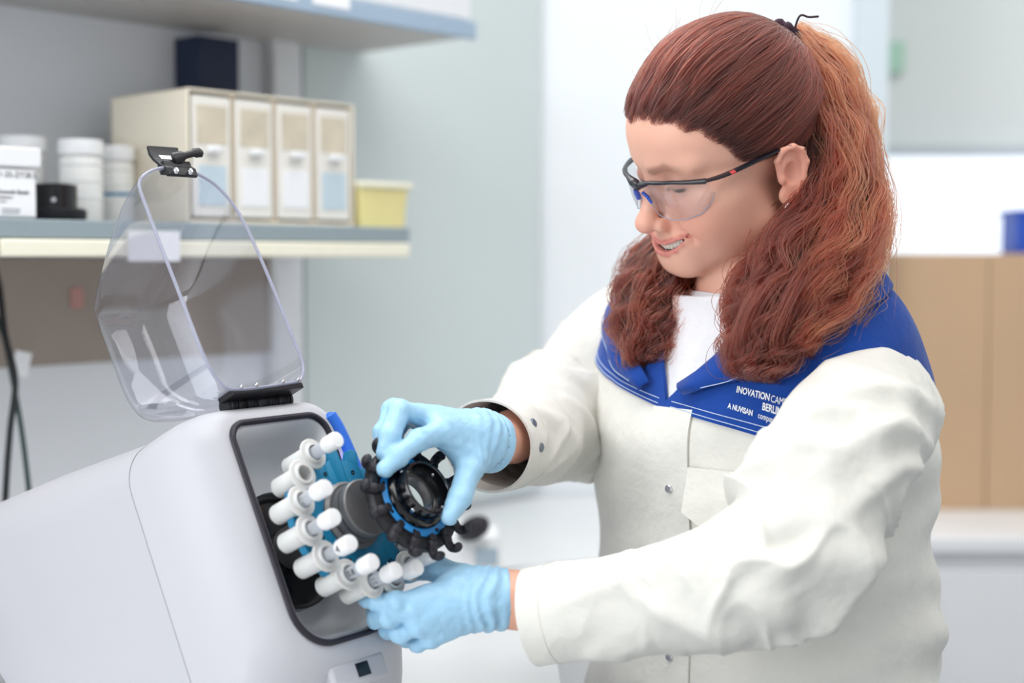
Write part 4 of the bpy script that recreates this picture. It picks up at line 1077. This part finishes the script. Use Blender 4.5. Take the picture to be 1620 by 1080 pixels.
zb_fn = lambda p: np.interp(p, [-math.pi, -2.2, -1.8, -1.35, -.9, -.45, 0, .6, 1.15, 1.35, 1.8, 2.2, math.pi], [YF, YF + .01, 1.255, 1.262, 1.262, 1.245, YF, YF - .022, YF - .026, 1.22, 1.235, YF, YF])
# main white body, split down the front: right front overlaps at the placket
GAP = 0.0
ph = np.linspace(0.02, 2 * math.pi - 0.02, NPH); zz = np.linspace(0.64, 1.318, 170)
PH, TT = np.meshgrid(ph, np.linspace(0, 1, 170))
PH = np.where(PH > math.pi, PH - 2 * math.pi, PH)
ZZ = 0.64 + (zb_fn(PH) + 0.014 - 0.64) * TT
jk = sheet('jacket', PH, ZZ, 0.0, 0.003, WHITE, person); jk['label'] = 'white cotton work jacket with blue shoulder yoke'
# placket band with buttons
PHp, ZZp = np.meshgrid(np.linspace(-0.05, 0.16, 12), np.linspace(0.66, YF + .002, 90))
pl = sheet('placket', PHp, ZZp, 0.0035, 0.003, WHITE, jk)
for z in (0.78, 0.87, 0.96, 1.05, 1.135):
    p = torso(np.array(0.06), np.array(z), 0.0045); nrmv = nrm(TF * 1.0 + TL * .1)
    lathe('button', p, nrmv, [(0, .0016), (.0036, .0018), (.0046, .0010), (.0046, -.001), (0, -.001)], M['chrome'], pl, 18)
# blue yoke with an open V at the neck; front edge drops to the chest line

def yoke_panel(name, p0, p1, znear, zfar, ztop=1.361, n=70):
    s = np.linspace(0, 1, n)
    ph_ = p0 + (p1 - p0) * s
    zb = znear(ph_)
    T = np.linspace(0, 1, 60)[:, None]
    ZZ = zb[None, :] + (zfar(ph_) - zb)[None, :] * T; PHH = np.repeat(ph_[None, :], 60, 0)
    return sheet(name, PHH, ZZ, 0.0032, 0.004, BLUE, jk)
zt_l = lambda p: np.interp(p, [0.0, 0.06, 0.22, 0.5, 0.85, math.pi], [YF + .010, YF + .035, 1.290, 1.338, 1.361, 1.361])
zt_r = lambda p: np.interp(-p, [0.0, 0.03, 0.10, 0.25, 0.85, math.pi], [YF + .010, YF + .045, 1.305, 1.338, 1.361, 1.361])
yk = yoke_panel('yoke', 0.0, math.pi, zb_fn, zt_l, n=120)
yk2 = yoke_panel('yoke', 0.0, -math.pi, zb_fn, zt_r, n=120)
# stitching lines along the yoke
for sgn, par in ((1, yk), (-1, yk2)):
    for dz in (0.004, 0.011):
        pp = np.linspace(0.03, 1.12, 60) * sgn
        tube('stitching', torso(pp, zb_fn(pp) + dz, 0.0036), 0.0005, THREAD, par, 5)
# turned-down collar leaves
def leaf(sgn):
    n1, n2 = 28, 14; V = []
    for i in range(n1):
        s = i / (n1 - 1); phi = sgn * (0.07 + s * 2.3)
        zt = np.interp(abs(phi), [0.05, .22, .5, .85, math.pi], [YF + .035, 1.294, 1.340, 1.363, 1.364])
        drop = np.interp(s, [0, .12, .3, .6, 1], [0.016, 0.048, 0.056, 0.050, 0.045]); shift = np.interp(s, [0, .2, .5, 1], [0.05, .10, .05, 0]) * sgn
        for j in range(n2):
            f = j / (n2 - 1)
            z = zt - drop * f
            o = 0.008 + 0.010 * math.sin(math.pi * min(1, f * 0.9 + .12)) * (1 if s > .1 else .6)
            V.append(torso(np.array(phi + shift * f), np.array(z), o, False))
    V = np.array(V); n = len(V)
    F = [(i * n2 + j, i * n2 + j + 1, (i + 1) * n2 + j + 1, (i + 1) * n2 + j) for i in range(n1 - 1) for j in range(n2 - 1)]
    o = mk('collar', V, F, BLUE, jk, angle=80); md = o.modifiers.new('thick', 'SOLIDIFY'); md.thickness = 0.0025; md.offset = 0
    return o, V.reshape(n1, n2, 3)
for sgn in (1, -1):
    co, G = leaf(sgn)
    e = catmull(np.vstack([G[1:, -2]])[::2] + TF * 0.0018, 50)
    tube('stitching', e, 0.0005, THREAD, co, 5)
# crew-neck T-shirt in the V
PHs, ZZs = np.meshgrid(np.linspace(-1.3, 1.3, 60), np.linspace(1.15, 1.352, 50))
sheet('tshirt', PHs, ZZs, -0.007, 0.003, SHIRT, person, wrinkle=False)
nt_w = hw((-0.034, 0, -0.045)); nax = nrm(nt_w - NECK_BASE)
bands = []
for up, rad in ((-0.016, .066), (-0.008, .0615), (0.0, .0585), (0.006, .0565), (0.008, .0550), (0.006, .0530), (-0.004, .0535)):
    cc = NECK_BASE + nax * (0.036 + up)
    x_, y_, _ = frame_of(nax, TL)
    bands.append(np.array([cc + (x_ * math.cos(a) + y_ * math.sin(a)) * rad for a in np.linspace(0, 2 * math.pi, 60, endpoint=False)]))
mk('tshirt_neckband', *loft_vf(bands, False, False), SHIRT, person, angle=80)
# chest pocket flap on her left
def patch(name, phc, zc, wph, hgt, off, th, m, par, shape):
    u = np.linspace(-1, 1, 24); v = np.linspace(0, 1, 16); U_, V_ = np.meshgrid(u, v)
    PHH = phc + wph * U_; bot = shape(U_); ZZ_ = zc - hgt * V_ * bot
    if 'flap' in name: off = off + 0.010 * V_ ** 1.5 + 0.003 * np.sin(U_ * 4.0) * V_
    return sheet(name, PHH, ZZ_, off, th, m, par)
pk = patch('pocket_flap', 0.44, 1.160, 0.27, 0.056, 0.0065, 0.003, WHITE, jk, lambda u: 1.0 - 0.22 * np.clip((np.abs(u) - 0.72) / 0.28, 0, 1))
patch('pocket', 0.44, 1.152, 0.25, 0.13, 0.0035, 0.003, WHITE, jk, lambda u: 1 + 0 * u)
# lettering on the yoke, following the cloth
def print_on(s, phi0, z0, size, bold=0.0):
    def bend(v):
        r_ = 0.33
        return torso(np.array(phi0 + v[0] / r_), np.array(z0 + v[1] - 0.16 * v[0]), 0.0038 + v[2])
    return text_mesh('chest_lettering', s, size, None, TL, Z, PRINT, yk, 0.0002, bend=bend, bold=bold)
print_on('INOVATION', 0.41, 1.249, 0.0128, 0.0003)
print_on('CAMPUS', 0.632, 1.2365, 0.0128)
print_on('BERLIN', 0.585, 1.2265, 0.0128, 0.0003)
print_on('A NUVISAN', 0.375, 1.2265, 0.0100, 0.0002)
print_on('company', 0.565, 1.2165, 0.0100)

# ------------------------------------------------------------------ sleeves
def sleeve(name, pts, radf, folds, n=240, m=140, seed=0, hint=None, flat=None, label=None, elbow=0.5):
    C = catmull(pts, n); C = np.column_stack([smooth1(C[:, i], 9) for i in range(3)])
    s = np.r_[0, np.cumsum(np.linalg.norm(np.diff(C, axis=0), axis=1))]; Ltot = s[-1]; u = s / Ltot
    T, _, _ = path_frames(C)
    toc = CC - C; Xd = toc - (toc * T).sum(1)[:, None] * T; Xd /= np.linalg.norm(Xd, axis=1)[:, None]   # angle 0 looks towards the photographer
    Yd = np.cross(T, Xd)
    r = radf(u); an = np.linspace(0, 2 * math.pi, m, endpoint=False)
    U_, A_ = np.meshgrid(u, an, indexing='ij'); R_ = np.repeat(r[:, None], m, 1)
    disp = np.zeros_like(R_)
    for (u0, a0, u1, a1, wd_, amp) in folds:
        a0, a1 = math.radians(a0), math.radians(a1)
        rm = r.mean()
        for sh in (-2 * math.pi, 0, 2 * math.pi):
            ax_, ay_ = u0 * Ltot, (a0 + sh) * rm; bx_, by_ = u1 * Ltot, (a1 + sh) * rm
            px_, py_ = U_ * Ltot - ax_, A_ * rm - ay_; dx_, dy_ = bx_ - ax_, by_ - ay_
            t_ = np.clip((px_ * dx_ + py_ * dy_) / (dx_ * dx_ + dy_ * dy_ + 1e-9), 0, 1)
            dd = np.hypot(px_ - t_ * dx_, py_ - t_ * dy_)
            disp += amp * np.exp(-(dd / wd_) ** 2) * (1 - 0.5 * np.abs(2 * t_ - 1) ** 2)
    q = np.stack([U_ * Ltot, np.cos(A_) * 0.07, np.sin(A_) * 0.07], -1)
    disp += snoise(q * np.array([1.3, 1, 1]), seed, 30, 2) * 0.0028
    # drag folds: ridged noise stretched along slanting lines, strongest at the elbow
    sl = q * np.array([1.0, .55, .55]); sl[..., 0] += 0.55 * (A_ / math.pi - 1) ** 2 * 0.06
    rid = 1 - np.abs(snoise(sl, seed + 3, 34, 2)) * 1.6
    ew = np.exp(-((U_ - elbow) / 0.16) ** 2) + 0.45
    rid2 = 1 - np.abs(snoise(sl * np.array([1.0, .6, .6]), seed + 9, 75, 2)) * 1.7
    disp += np.clip(rid2, 0, 1) ** 3 * 0.0035 * ew * np.clip((1 - U_) / 0.12, 0.1, 1)
    disp += np.clip(rid, 0, 1) ** 2.2 * 0.0100 * ew * np.clip((1 - U_) / 0.12, 0.15, 1)
    R_ = R_ + disp
    fl_ = 1.0 if flat is None else flat
    V = C[:, None, :] + (Xd[:, None, :] * np.cos(A_)[..., None] * fl_ + Yd[:, None, :] * np.sin(A_)[..., None]) * R_[..., None]
    # turn the cuff end inwards so that the opening has thickness
    last = V[-1]; cen = C[-1]
    inn = [cen + (last - cen) * 0.95, cen + (last - cen) * 0.94 - T[-1] * 0.03]
    Vall = np.vstack([V.reshape(-1, 3)] + inn); rows = n + 2
    i, j = np.meshgrid(np.arange(rows - 1), np.arange(m), indexing='ij'); j2 = (j + 1) % m
    F = np.c_[(i * m + j).ravel(), (i * m + j2).ravel(), ((i + 1) * m + j2).ravel(), ((i + 1) * m + j).ravel()]
    o = mk(name, Vall, F, WHITE, jk, angle=75)
    if label: o['label'] = label
    hem = V[int(n * (1 - 0.035 / Ltot))]
    tube('cuff_stitching', (hem - C[int(n * (1 - 0.035 / Ltot))]) * 1.004 + C[int(n * (1 - 0.035 / Ltot))], 0.0005, cloth('thread_white', (222, 220, 212)), o, 5, closed=True)
    return o, V, C
CUFF_L = P(840, 976, 1.360)
pL = [SH_L + TL * -0.03 + Z * 0.012, SH_L + TL * 0.006 - Z * .004, P(1325, 725, 1.335), P(1255, 862, 1.285), P(1165, 912, 1.285), P(1050, 948, 1.315), P(930, 963, 1.342), CUFF_L]
radL = lambda u: np.interp(u, [0, .12, .25, .40, .52, .62, .75, .9, 1], [.054, .065, .067, .066, .062, .056, .050, .047, .0475])
foldsL = [(0.10, -60, 0.34, 30, .010, .007), (0.16, -75, 0.42, 5, .009, .006), (0.24, -80, 0.46, -25, .009, .008), (0.30, 10, 0.45, 70, .010, .006),
          (0.46, -95, 0.52, -30, .012, .013), (0.50, -20, 0.60, 30, .010, -.008), (0.54, -100, 0.60, -20, .012, .011), (0.40, 60, 0.62, 95, .014, .007),
          (0.62, -60, 0.80, 20, .011, .006), (0.70, 40, 0.92, 10, .012, .005), (0.14, 20, 0.30, 75, .012, .006), (0.57, -110, 0.565, -40, .006, -.008), (0.06, -40, 0.22, 60, .012, .004)]
slL, VL, CL = sleeve('sleeve', pL, radL, foldsL, seed=31, label='white sleeve of the arm nearer the camera')
CUFF_R = P(770, 706, 1.462)
pR = [SH_R + TL * 0.05, SH_R - TL * 0.01, P(950, 590, 1.70), P(905, 648, 1.69), P(868, 672, 1.62), P(825, 692, 1.54), CUFF_R]
radR = lambda u: np.interp(u, [0, .15, .35, .5, .65, .85, 1], [.064, .074, .070, .066, .058, .051, .048])
foldsR = [(0.20, -40, 0.45, 40, .012, .008), (0.40, -70, 0.55, 20, .012, .010), (0.50, -20, 0.62, 60, .011, .011), (0.60, -60, 0.72, 20, .010, .008), (0.48, 40, 0.66, 100, .014, .01), (0.75, -40, 0.9, 40, .01, .005)]
slR, VR, CR_ = sleeve('sleeve', pR, radR, foldsR, seed=35, label='white sleeve of the far arm')
for a, k in ((0.3, -6), (-0.25, -6)):
    kk = len(CR_) + k * 2; c = CR_[kk]; p = VR[kk, int((a % (2 * math.pi)) / (2 * math.pi) * VR.shape[1])]
    lathe('cuff_snap', p, p - c, [(0, .0018), (.004, .0016), (.005, .0006), (.005, -.001), (0, -.001)], mat('snap_grey', (120, 130, 140), .35, metal=.6), slR, 16)
# dark trousers and shoes below the frame, so that the figure stands on the floor
TRO = cloth('dark_trousers', (52, 58, 78))
for s in (-1, 1):
    hip = TC0 + TL * 0.09 * s
    tube('trouser_leg', catmull([hip + Z * 0.86, hip + Z * 0.5, hip + Z * 0.05], 20), np.linspace(0.10, 0.065, 20), TRO, person, 24)
    V, F = loft_vf([np.array([hip + TF * (0.06 + 0.14 * x * sc_) + TL * 0.045 * y * sc_ + Z * z for x, y in roundrect(-1, 1, -1, 1, .6, 5)]) for z, sc_ in ((0.0, 1.0), (0.025, 1.02), (0.05, .92), (0.075, .6))])
    mk('shoe', V, F, M['black'], person)
# ------------------------------------------------------------------ hair
def hair_mat(name):
    m = bpy.data.materials.new(name); m.use_nodes = True; nt = m.node_tree; nt.nodes.clear()
    out = nt.nodes.new('ShaderNodeOutputMaterial'); b = nt.nodes.new('ShaderNodeBsdfHairPrincipled')
    b.parametrization = 'COLOR'
    a = nt.nodes.new('ShaderNodeAttribute'); a.attribute_name = 'tint'
    nt.links.new(a.outputs['Color'], b.inputs['Color'])
    b.inputs['Roughness'].default_value = 0.38; b.inputs['Radial Roughness'].default_value = 0.45
    nt.links.new(b.outputs[0], out.inputs[0]); return m
HAIR = hair_mat('auburn_hair_strands')
def strands(name, pts, cols, rad, parent, label=None):
    """pts: (n, k, 3) world, cols: (n, 3) linear, rad: (k,) or scalar"""
    n, k, _ = pts.shape; hc = bpy.data.hair_curves.new(name); hc.add_curves([k] * n)
    off = root_loc(parent)
    hc.attributes['position'].data.foreach_set('vector', (pts - off).astype(np.float32).ravel())
    ra = hc.attributes.get('radius') or hc.attributes.new('radius', 'FLOAT', 'POINT')
    ra.data.foreach_set('value', np.broadcast_to(np.asarray(rad, np.float32), (n, k)).astype(np.float32).ravel())
    ca = hc.attributes.new('tint', 'FLOAT_COLOR', 'POINT')
    if cols.ndim == 2: cols = np.repeat(cols[:, None], k, 1)
    ca.data.foreach_set('color', np.concatenate([cols, np.ones((n, k, 1))], -1).astype(np.float32).ravel())
    hc.materials.append(HAIR)
    o = bpy.data.objects.new(name, hc); COL.objects.link(o); o.parent = parent; o['kind'] = 'stuff'
    if label: o['label'] = label
    return o
DARK, MID, COP = np.array(lin((40, 20, 19))), np.array(lin((98, 38, 26))), np.array(lin((172, 84, 48)))
# solid core of the hair, so that no light leaks between the strands
TIE = np.array([-0.094, 0.0, 0.091])
near_g = [  # guides of the loose hair (px, py, depth), with a radius in metres at each point
    ([(1243, 66, 1.520), (1298, 108, 1.525), (1326, 180, 1.520), (1338, 270, 1.505), (1348, 360, 1.475), (1342, 445, 1.430), (1325, 515, 1.395)], [.012, .025, .034, .038, .038, .033, .016]),
    ([(1240, 70, 1.505), (1288, 150, 1.500), (1318, 240, 1.490), (1330, 330, 1.470), (1318, 420, 1.430), (1290, 490, 1.395), (1262, 556, 1.375)], [.012, .026, .038, .042, .042, .036, .014]),
    ([(1296, 205, 1.510), (1314, 270, 1.485), (1296, 340, 1.460), (1256, 420, 1.425), (1232, 490, 1.400), (1212, 560, 1.385), (1204, 600, 1.378)], [.018, .025, .028, .034, .034, .026, .010]),
    ([(1304, 345, 1.490), (1274, 398, 1.475), (1215, 440, 1.440), (1192, 500, 1.415), (1186, 556, 1.400), (1196, 590, 1.390)], [.012, .020, .024, .024, .020, .009]),
    ([(1290, 200, 1.560), (1318, 300, 1.560), (1318, 400, 1.53), (1310, 460, 1.48)], [.03, .046, .046, .03])]
far_g = [([(1085, 380, 1.575), (1046, 410, 1.575), (1020, 455, 1.565), (1010, 505, 1.545), (1012, 550, 1.525), (1020, 580, 1.515)], [.016, .022, .026, .026, .020, .008]),
         ([(1100, 400, 1.56), (1070, 440, 1.55), (1052, 490, 1.535), (1040, 540, 1.515), (1030, 575, 1.505)], [.016, .022, .022, .016, .006]),
         ([(1075, 380, 1.59), (1030, 400, 1.59), (1000, 440, 1.585), (990, 480, 1.57)], [.012, .016, .014, .006])]
def G(g): return np.array([P(*p) for p in g[0]]), np.array(g[1])
lo, hh = P(960, 640, 1.50) - 0.02, 0.004
allp = np.vstack([G(g)[0] for g in near_g + far_g]); lo = allp.min(0) - 0.06; hi = allp.max(0) + 0.06
lo = np.minimum(lo, hw((-.12, -.1, -.06)) - .03); hi = np.maximum(hi, HO + 0.16)
X = grid(lo, hi, hh); d = None
for g in near_g + far_g:
    c, r = G(g); c2 = catmull(c, 10); r2 = np.interp(np.linspace(0, 1, 10), np.linspace(0, 1, len(r)), r) * np.interp(np.linspace(0, 1, 10), [0, .6, .85, 1], [.8, .8, .55, .25])
    e = chain(X, c2, r2, 0.01); d = e if d is None else smin(d, e, 0.012)
HXs = [(X[0] - HO[0]) * B[0] + (X[1] - HO[1]) * B[1] + (X[2] - HO[2]) * B[2] for B in HB]
HXs = [a.astype(np.float32) for a in HXs]
cap = sd_ell(HXs, (-0.008, 0, 0.039), (0.1005, 0.0785, 0.0905))
cap = smin(cap, sd_ell(HXs, (-0.030, 0, 0.060), (0.072, 0.066, 0.074)), 0.02)
faceb = hairline_z(HXs[0], HXs[1]) + 0.020 - HXs[2]
hd = face_sdf(HXs)
cap = smin(cap, hd - 0.0012, 0.006)
cap = smax(cap, faceb.astype(np.float32), 0.003)
bk = sd_ell(HXs, (-0.050, 0, -0.015), (0.058, 0.068, 0.075)); cap = smin(cap, smax(bk, (HXs[0] + 0.040), 0.01), 0.02)
d = smin(d, cap, 0.014)
V, F = surface_nets(d.astype(np.float32), lo, hh); V = relax(V, F, 3)
mkq('hair', V, F, mat('auburn_hair_core', (48, 22, 20), 0.6, var=0.25, vscale=90), person)['label'] = 'wavy auburn hair tied half up, falling over the shoulders'

def skull_pt(dirs, lift):
    """project head-space directions (from the skull centre) to the hair surface"""
    c = np.array([-0.010, 0, 0.040]); r = np.array([0.1005, 0.0785, 0.0920])
    q = dirs / np.linalg.norm(dirs / r, axis=-1, keepdims=True)
    return c + q * (1 + lift[..., None])
def make_top(n, k=26):
    r = np.random.default_rng(5); out, cols = [], []
    c0 = np.array([-0.010, 0, 0.040])
    # roots: along the hairline and scattered behind it
    hx = np.array([0.092, 0.089, 0.082, 0.072, 0.062, 0.050, 0.036, 0.018, 0.004, -0.012, -0.030])
    hy = np.array([0.0, 0.018, 0.034, 0.048, 0.058, 0.066, 0.071, 0.0745, 0.077, 0.0775, 0.0765])
    s = r.random(n) * 2 - 1; a = np.abs(s) ** 0.9 * (len(hx) - 1)
    rx, ry = np.interp(a, np.arange(len(hx)), hx), np.interp(a, np.arange(len(hx)), hy) * np.sign(s)
    rx0 = rx; rz = hairline_z(rx, ry) + np.abs(r.normal(0, .0055, n)) - 0.002 + 0.0020 * np.sin(s * 40) + 0.0015 * np.sin(s * 17)
    root = np.c_[rx, ry, rz]
    for _ in range(4):
        f_ = root.astype(np.float32); dd = face_sdf((f_[:, 0], f_[:, 1], f_[:, 2])); ou = root - c0; root = root + ou / np.linalg.norm(ou, axis=1)[:, None] * (0.0002 - dd)[:, None]
    back_ = np.clip(r.random(n) ** 1.2 * 1.1 - 0.38, 0, 1)
    tie = TIE + r.normal(0, 0.006, (n, 3))
    rootd = root - c0; tied = tie - c0
    t0 = back_
    T = t0[:, None] + (1 - t0[:, None]) * np.linspace(0, 1, k)[None]
    arc = np.sin(np.pi * T)
    dirs = rootd[:, None] / np.linalg.norm(rootd, axis=1)[:, None, None] * (1 - T[..., None]) + tied[:, None] / np.linalg.norm(tied, axis=1)[:, None, None] * T[..., None]
    # sag sideways so that the side hair sweeps back before it climbs
    sway = (0.20 * np.abs(s)[:, None] + .05) * arc
    dirs = dirs + np.array([-1.0, 0, -0.25])[None, None] * sway[..., None] + np.array([0, 1.0, 0])[None, None] * (np.sign(s)[:, None] * np.abs(s)[:, None] * 0.18 * arc)[..., None]
    clump = np.floor(s * 34)
    ph_ = clump * 2.4
    lift = 0.010 + 0.055 * r.random(n)[:, None] * (0.4 + 0.6 * arc) + 0.035 * arc * (0.6 + 0.4 * np.sin(ph_))[:, None] + 0.05 * np.clip(T - .75, 0, 1)
    pts = skull_pt(dirs, lift)
    for _ in range(3):                                    # keep every point just outside the head
        fp_ = pts.reshape(-1, 3).astype(np.float32); dd = face_sdf((fp_[:, 0], fp_[:, 1], fp_[:, 2])).reshape(n, k)
        need = np.maximum(0, (0.0006 + 0.0034 * np.clip(T * 4.5, 0, 1)) + lift * 0.06 * np.clip(T * 3, 0, 1) - dd); ou = pts - c0; pts = pts + ou / np.linalg.norm(ou, axis=-1, keepdims=True) * need[..., None]
    # the strand starts on the scalp at the hairline
    wv = 0.0021 * np.sin(T * (16 + 3 * np.sin(ph_))[:, None] + ph_[:, None] + r.normal(0, .5, (n, 1)))
    pts[..., 0] += wv; pts[..., 2] += wv * 0.6; pts += r.normal(0, 0.0007, (n, 1, 3))
    blend_ = np.clip(1 - np.linspace(0, 1, k) * 12, 0, 1)[None, :, None] * (t0 < 0.02)[:, None, None]
    pts = pts * (1 - blend_) + (root[:, None] + 0.0) * blend_
    cl = r.random(n)[:, None] * 0.6 + 0.3 * (0.5 + 0.5 * np.sin(ph_))[:, None]
    cols = DARK * (1 - cl) + MID * cl
    g_ = np.clip(T * 5.0, 0, 1)[..., None]
    return hw(pts.reshape(-1, 3)).reshape(n, k, 3), np.array(lin((46, 28, 26)))[None, None] * (1 - g_) + cols[:, None] * g_
pt, cl = make_top(9000)
strands('hair_strands', pt, cl, np.interp(np.linspace(0, 1, 26), [0, .05, .14, .3, 1], [.00006, .00012, .00022, .00032, .00026]), person, 'dark auburn strands swept back from the forehead to the tie')
def make_fall(guides, n_each, k=44, seed=1, copper=None, curl=0.008, freq=5.0):
    r = np.random.default_rng(seed); P_, C_ = [], []
    for gi, g in enumerate(guides):
        c, rad = G(g); c = catmull(c, k); rad = np.interp(np.linspace(0, 1, k), np.linspace(0, 1, len(rad)), rad)
        T, Xd, Yd = path_frames(c)
        nl = max(6, n_each[gi] // 45)                       # locks inside the bundle
        la = r.random(nl) * 2 * math.pi; lr = np.sqrt(r.random(nl)) ; lph = r.random(nl) * 6.28; lf = freq * (0.8 + 0.5 * r.random(nl)); lamp = curl * (0.6 + 0.8 * r.random(nl)); lend = 0.74 + 0.32 * r.random(nl)
        lsh = r.random(nl)
        for q in range(nl):
            m = n_each[gi] // nl
            s = np.linspace(0, 1, k)[None] * np.minimum(1, (lend[q] + r.normal(0, .05, m)))[:, None]
            idx = s * (k - 1); i0 = np.clip(idx.astype(int), 0, k - 2); f = (idx - i0)[..., None]
            cen = c[i0] * (1 - f) + c[i0 + 1] * f; X_ = Xd[i0]; Y_ = Yd[i0]; R_ = rad[i0] * (1 - f[..., 0]) + rad[i0 + 1] * f[..., 0]
            w_ = np.clip(s * 2.2, 0, 1)
            th = lf[q] * (s + 0.06 * np.sin(s * 9 + lph[q] * 2)) * 2 * math.pi + lph[q] + r.normal(0, .28, (m, 1))
            el = 0.35 + 0.65 * ((q * 7) % 10) / 10                # flat waves and round curls side by side
            wa = la[q] * 1.7
            wx, wy = np.cos(th) * lamp[q] * w_, np.sin(th) * lamp[q] * w_ * el
            drift = 0.006 * np.sin(s * (3 + 2 * lsh[q]) + lph[q] * 3)
            ox = lr[q] * math.cos(la[q]) * R_ * (1.0 + 0.08 * s) + wx * math.cos(wa) - wy * math.sin(wa) + drift * math.cos(wa + 1)
            oy = lr[q] * math.sin(la[q]) * R_ * (1.0 + 0.08 * s) + wx * math.sin(wa) + wy * math.cos(wa) + drift * math.sin(wa + 1)
            lw_ = 0.0062 * (1 - 0.40 * s) * (0.6 + 0.8 * lsh[q]) + 0.0012 * np.sin(s * 14 + r.random((m, 1)) * 6.28)
            jx = r.normal(0, 1, (m, 1)) * lw_ + r.normal(0, .0007, (m, 1)) * np.sin(th * 1.7); jy = r.normal(0, 1, (m, 1)) * lw_
            P_.append(cen + X_ * (ox + jx)[..., None] + Y_ * (oy + jy)[..., None])
            mixv = np.clip(copper[gi] * (0.45 + 0.75 * lsh[q]) + r.normal(0, .10, m), 0, 1)[:, None]
            base_ = DARK * (1 - np.clip(mixv * 2, 0, 1)) + MID * np.clip(mixv * 2, 0, 1)
            C_.append(base_ * (1 - np.clip(mixv * 2 - 1, 0, 1)) + COP * np.clip(mixv * 2 - 1, 0, 1))
    return np.vstack(P_), np.vstack(C_)
pt, cl = make_fall(near_g, [3400, 3600, 3000, 1700, 600], seed=3, copper=[0.85, 0.66, 0.36, 0.40, .5], curl=0.0075, freq=4.2)
strands('hair_strands', pt, cl, np.linspace(.00036, .00022, 44), person, 'wavy copper strands falling from the tie over the near shoulder')
pt, cl = make_fall(far_g, [1300, 900, 260], seed=6, copper=[0.40, 0.34, .5], curl=0.0065, freq=3.2)
strands('hair_strands', pt, cl, np.linspace(.00036, .00022, 44), person, 'dark auburn lock falling in front of the far shoulder')
# fly-away hairs
r_ = np.random.default_rng(9); fp = []
for i in range(130):
    g = near_g[r_.integers(0, 2)] if i > 40 else None
    if g is not None:
        c, rad = G(g); c = catmull(c, 30); i0 = r_.integers(4, 16); seg = c[i0:i0 + 14]; T, Xd, Yd = path_frames(seg); a = r_.random() * 6.28
        o = (Xd * math.cos(a) + Yd * math.sin(a)) * (np.linspace(1.0, 1.35, len(seg)) * np.interp(i0 / 30, np.linspace(0, 1, len(rad)), rad))[:, None]
        q = catmull(seg + o, 26)
    else:
        s = r_.random(); a0 = skull_pt(np.array([[math.cos(s * 1.7), r_.normal(0, .35), math.sin(s * 1.7) + .15]]), np.array([.05]))[0]
        d_ = nrm(a0) * .5 + np.array([-.6, 0, .1]) + r_.normal(0, .25, 3)
        q = hw(catmull([a0, a0 + d_ * .012 + nrm(a0) * .003, a0 + d_ * .025 + nrm(a0) * .003 + r_.normal(0, .002, 3)], 26))
    fp.append(q)
strands('hair_strands', np.array(fp), np.repeat(MID[None], len(fp), 0), np.linspace(.00016, .0001, 26), person, 'loose fly-away hairs')
# scrunchie
tc_ = TIE + np.array([-0.006, 0, 0.008]); tdir = nrm((-0.75, 0, 0.66)); tx = nrm(np.cross(tdir, (0, 1, 0))); ty = np.array([0, 1.0, 0])
a = np.linspace(0, 2 * math.pi, 60, endpoint=False)
ringp = [hw(tc_ + (tx * math.cos(t) + ty * math.sin(t)) * (0.0115 + 0.0012 * math.sin(9 * t)) + tdir * 0.0015 * math.sin(7 * t)) for t in a]
hs = tube('hair_tie', np.array(ringp), 0.0052 + 0.0010 * np.sin(15 * a), mat('plum_fabric', (58, 34, 50), .8), person, 10, closed=True, hint=HY)
tube('tie_end', catmull([hw(tc_ + tx * .01 + tdir * .002), hw(tc_ + np.array([-.014, .008, .012])), hw(tc_ + np.array([-.024, .010, .008])), hw(tc_ + np.array([-.036, .010, .005]))], 14), 0.0012, mat('plum_cord', (48, 28, 40), .8), hs, 8)
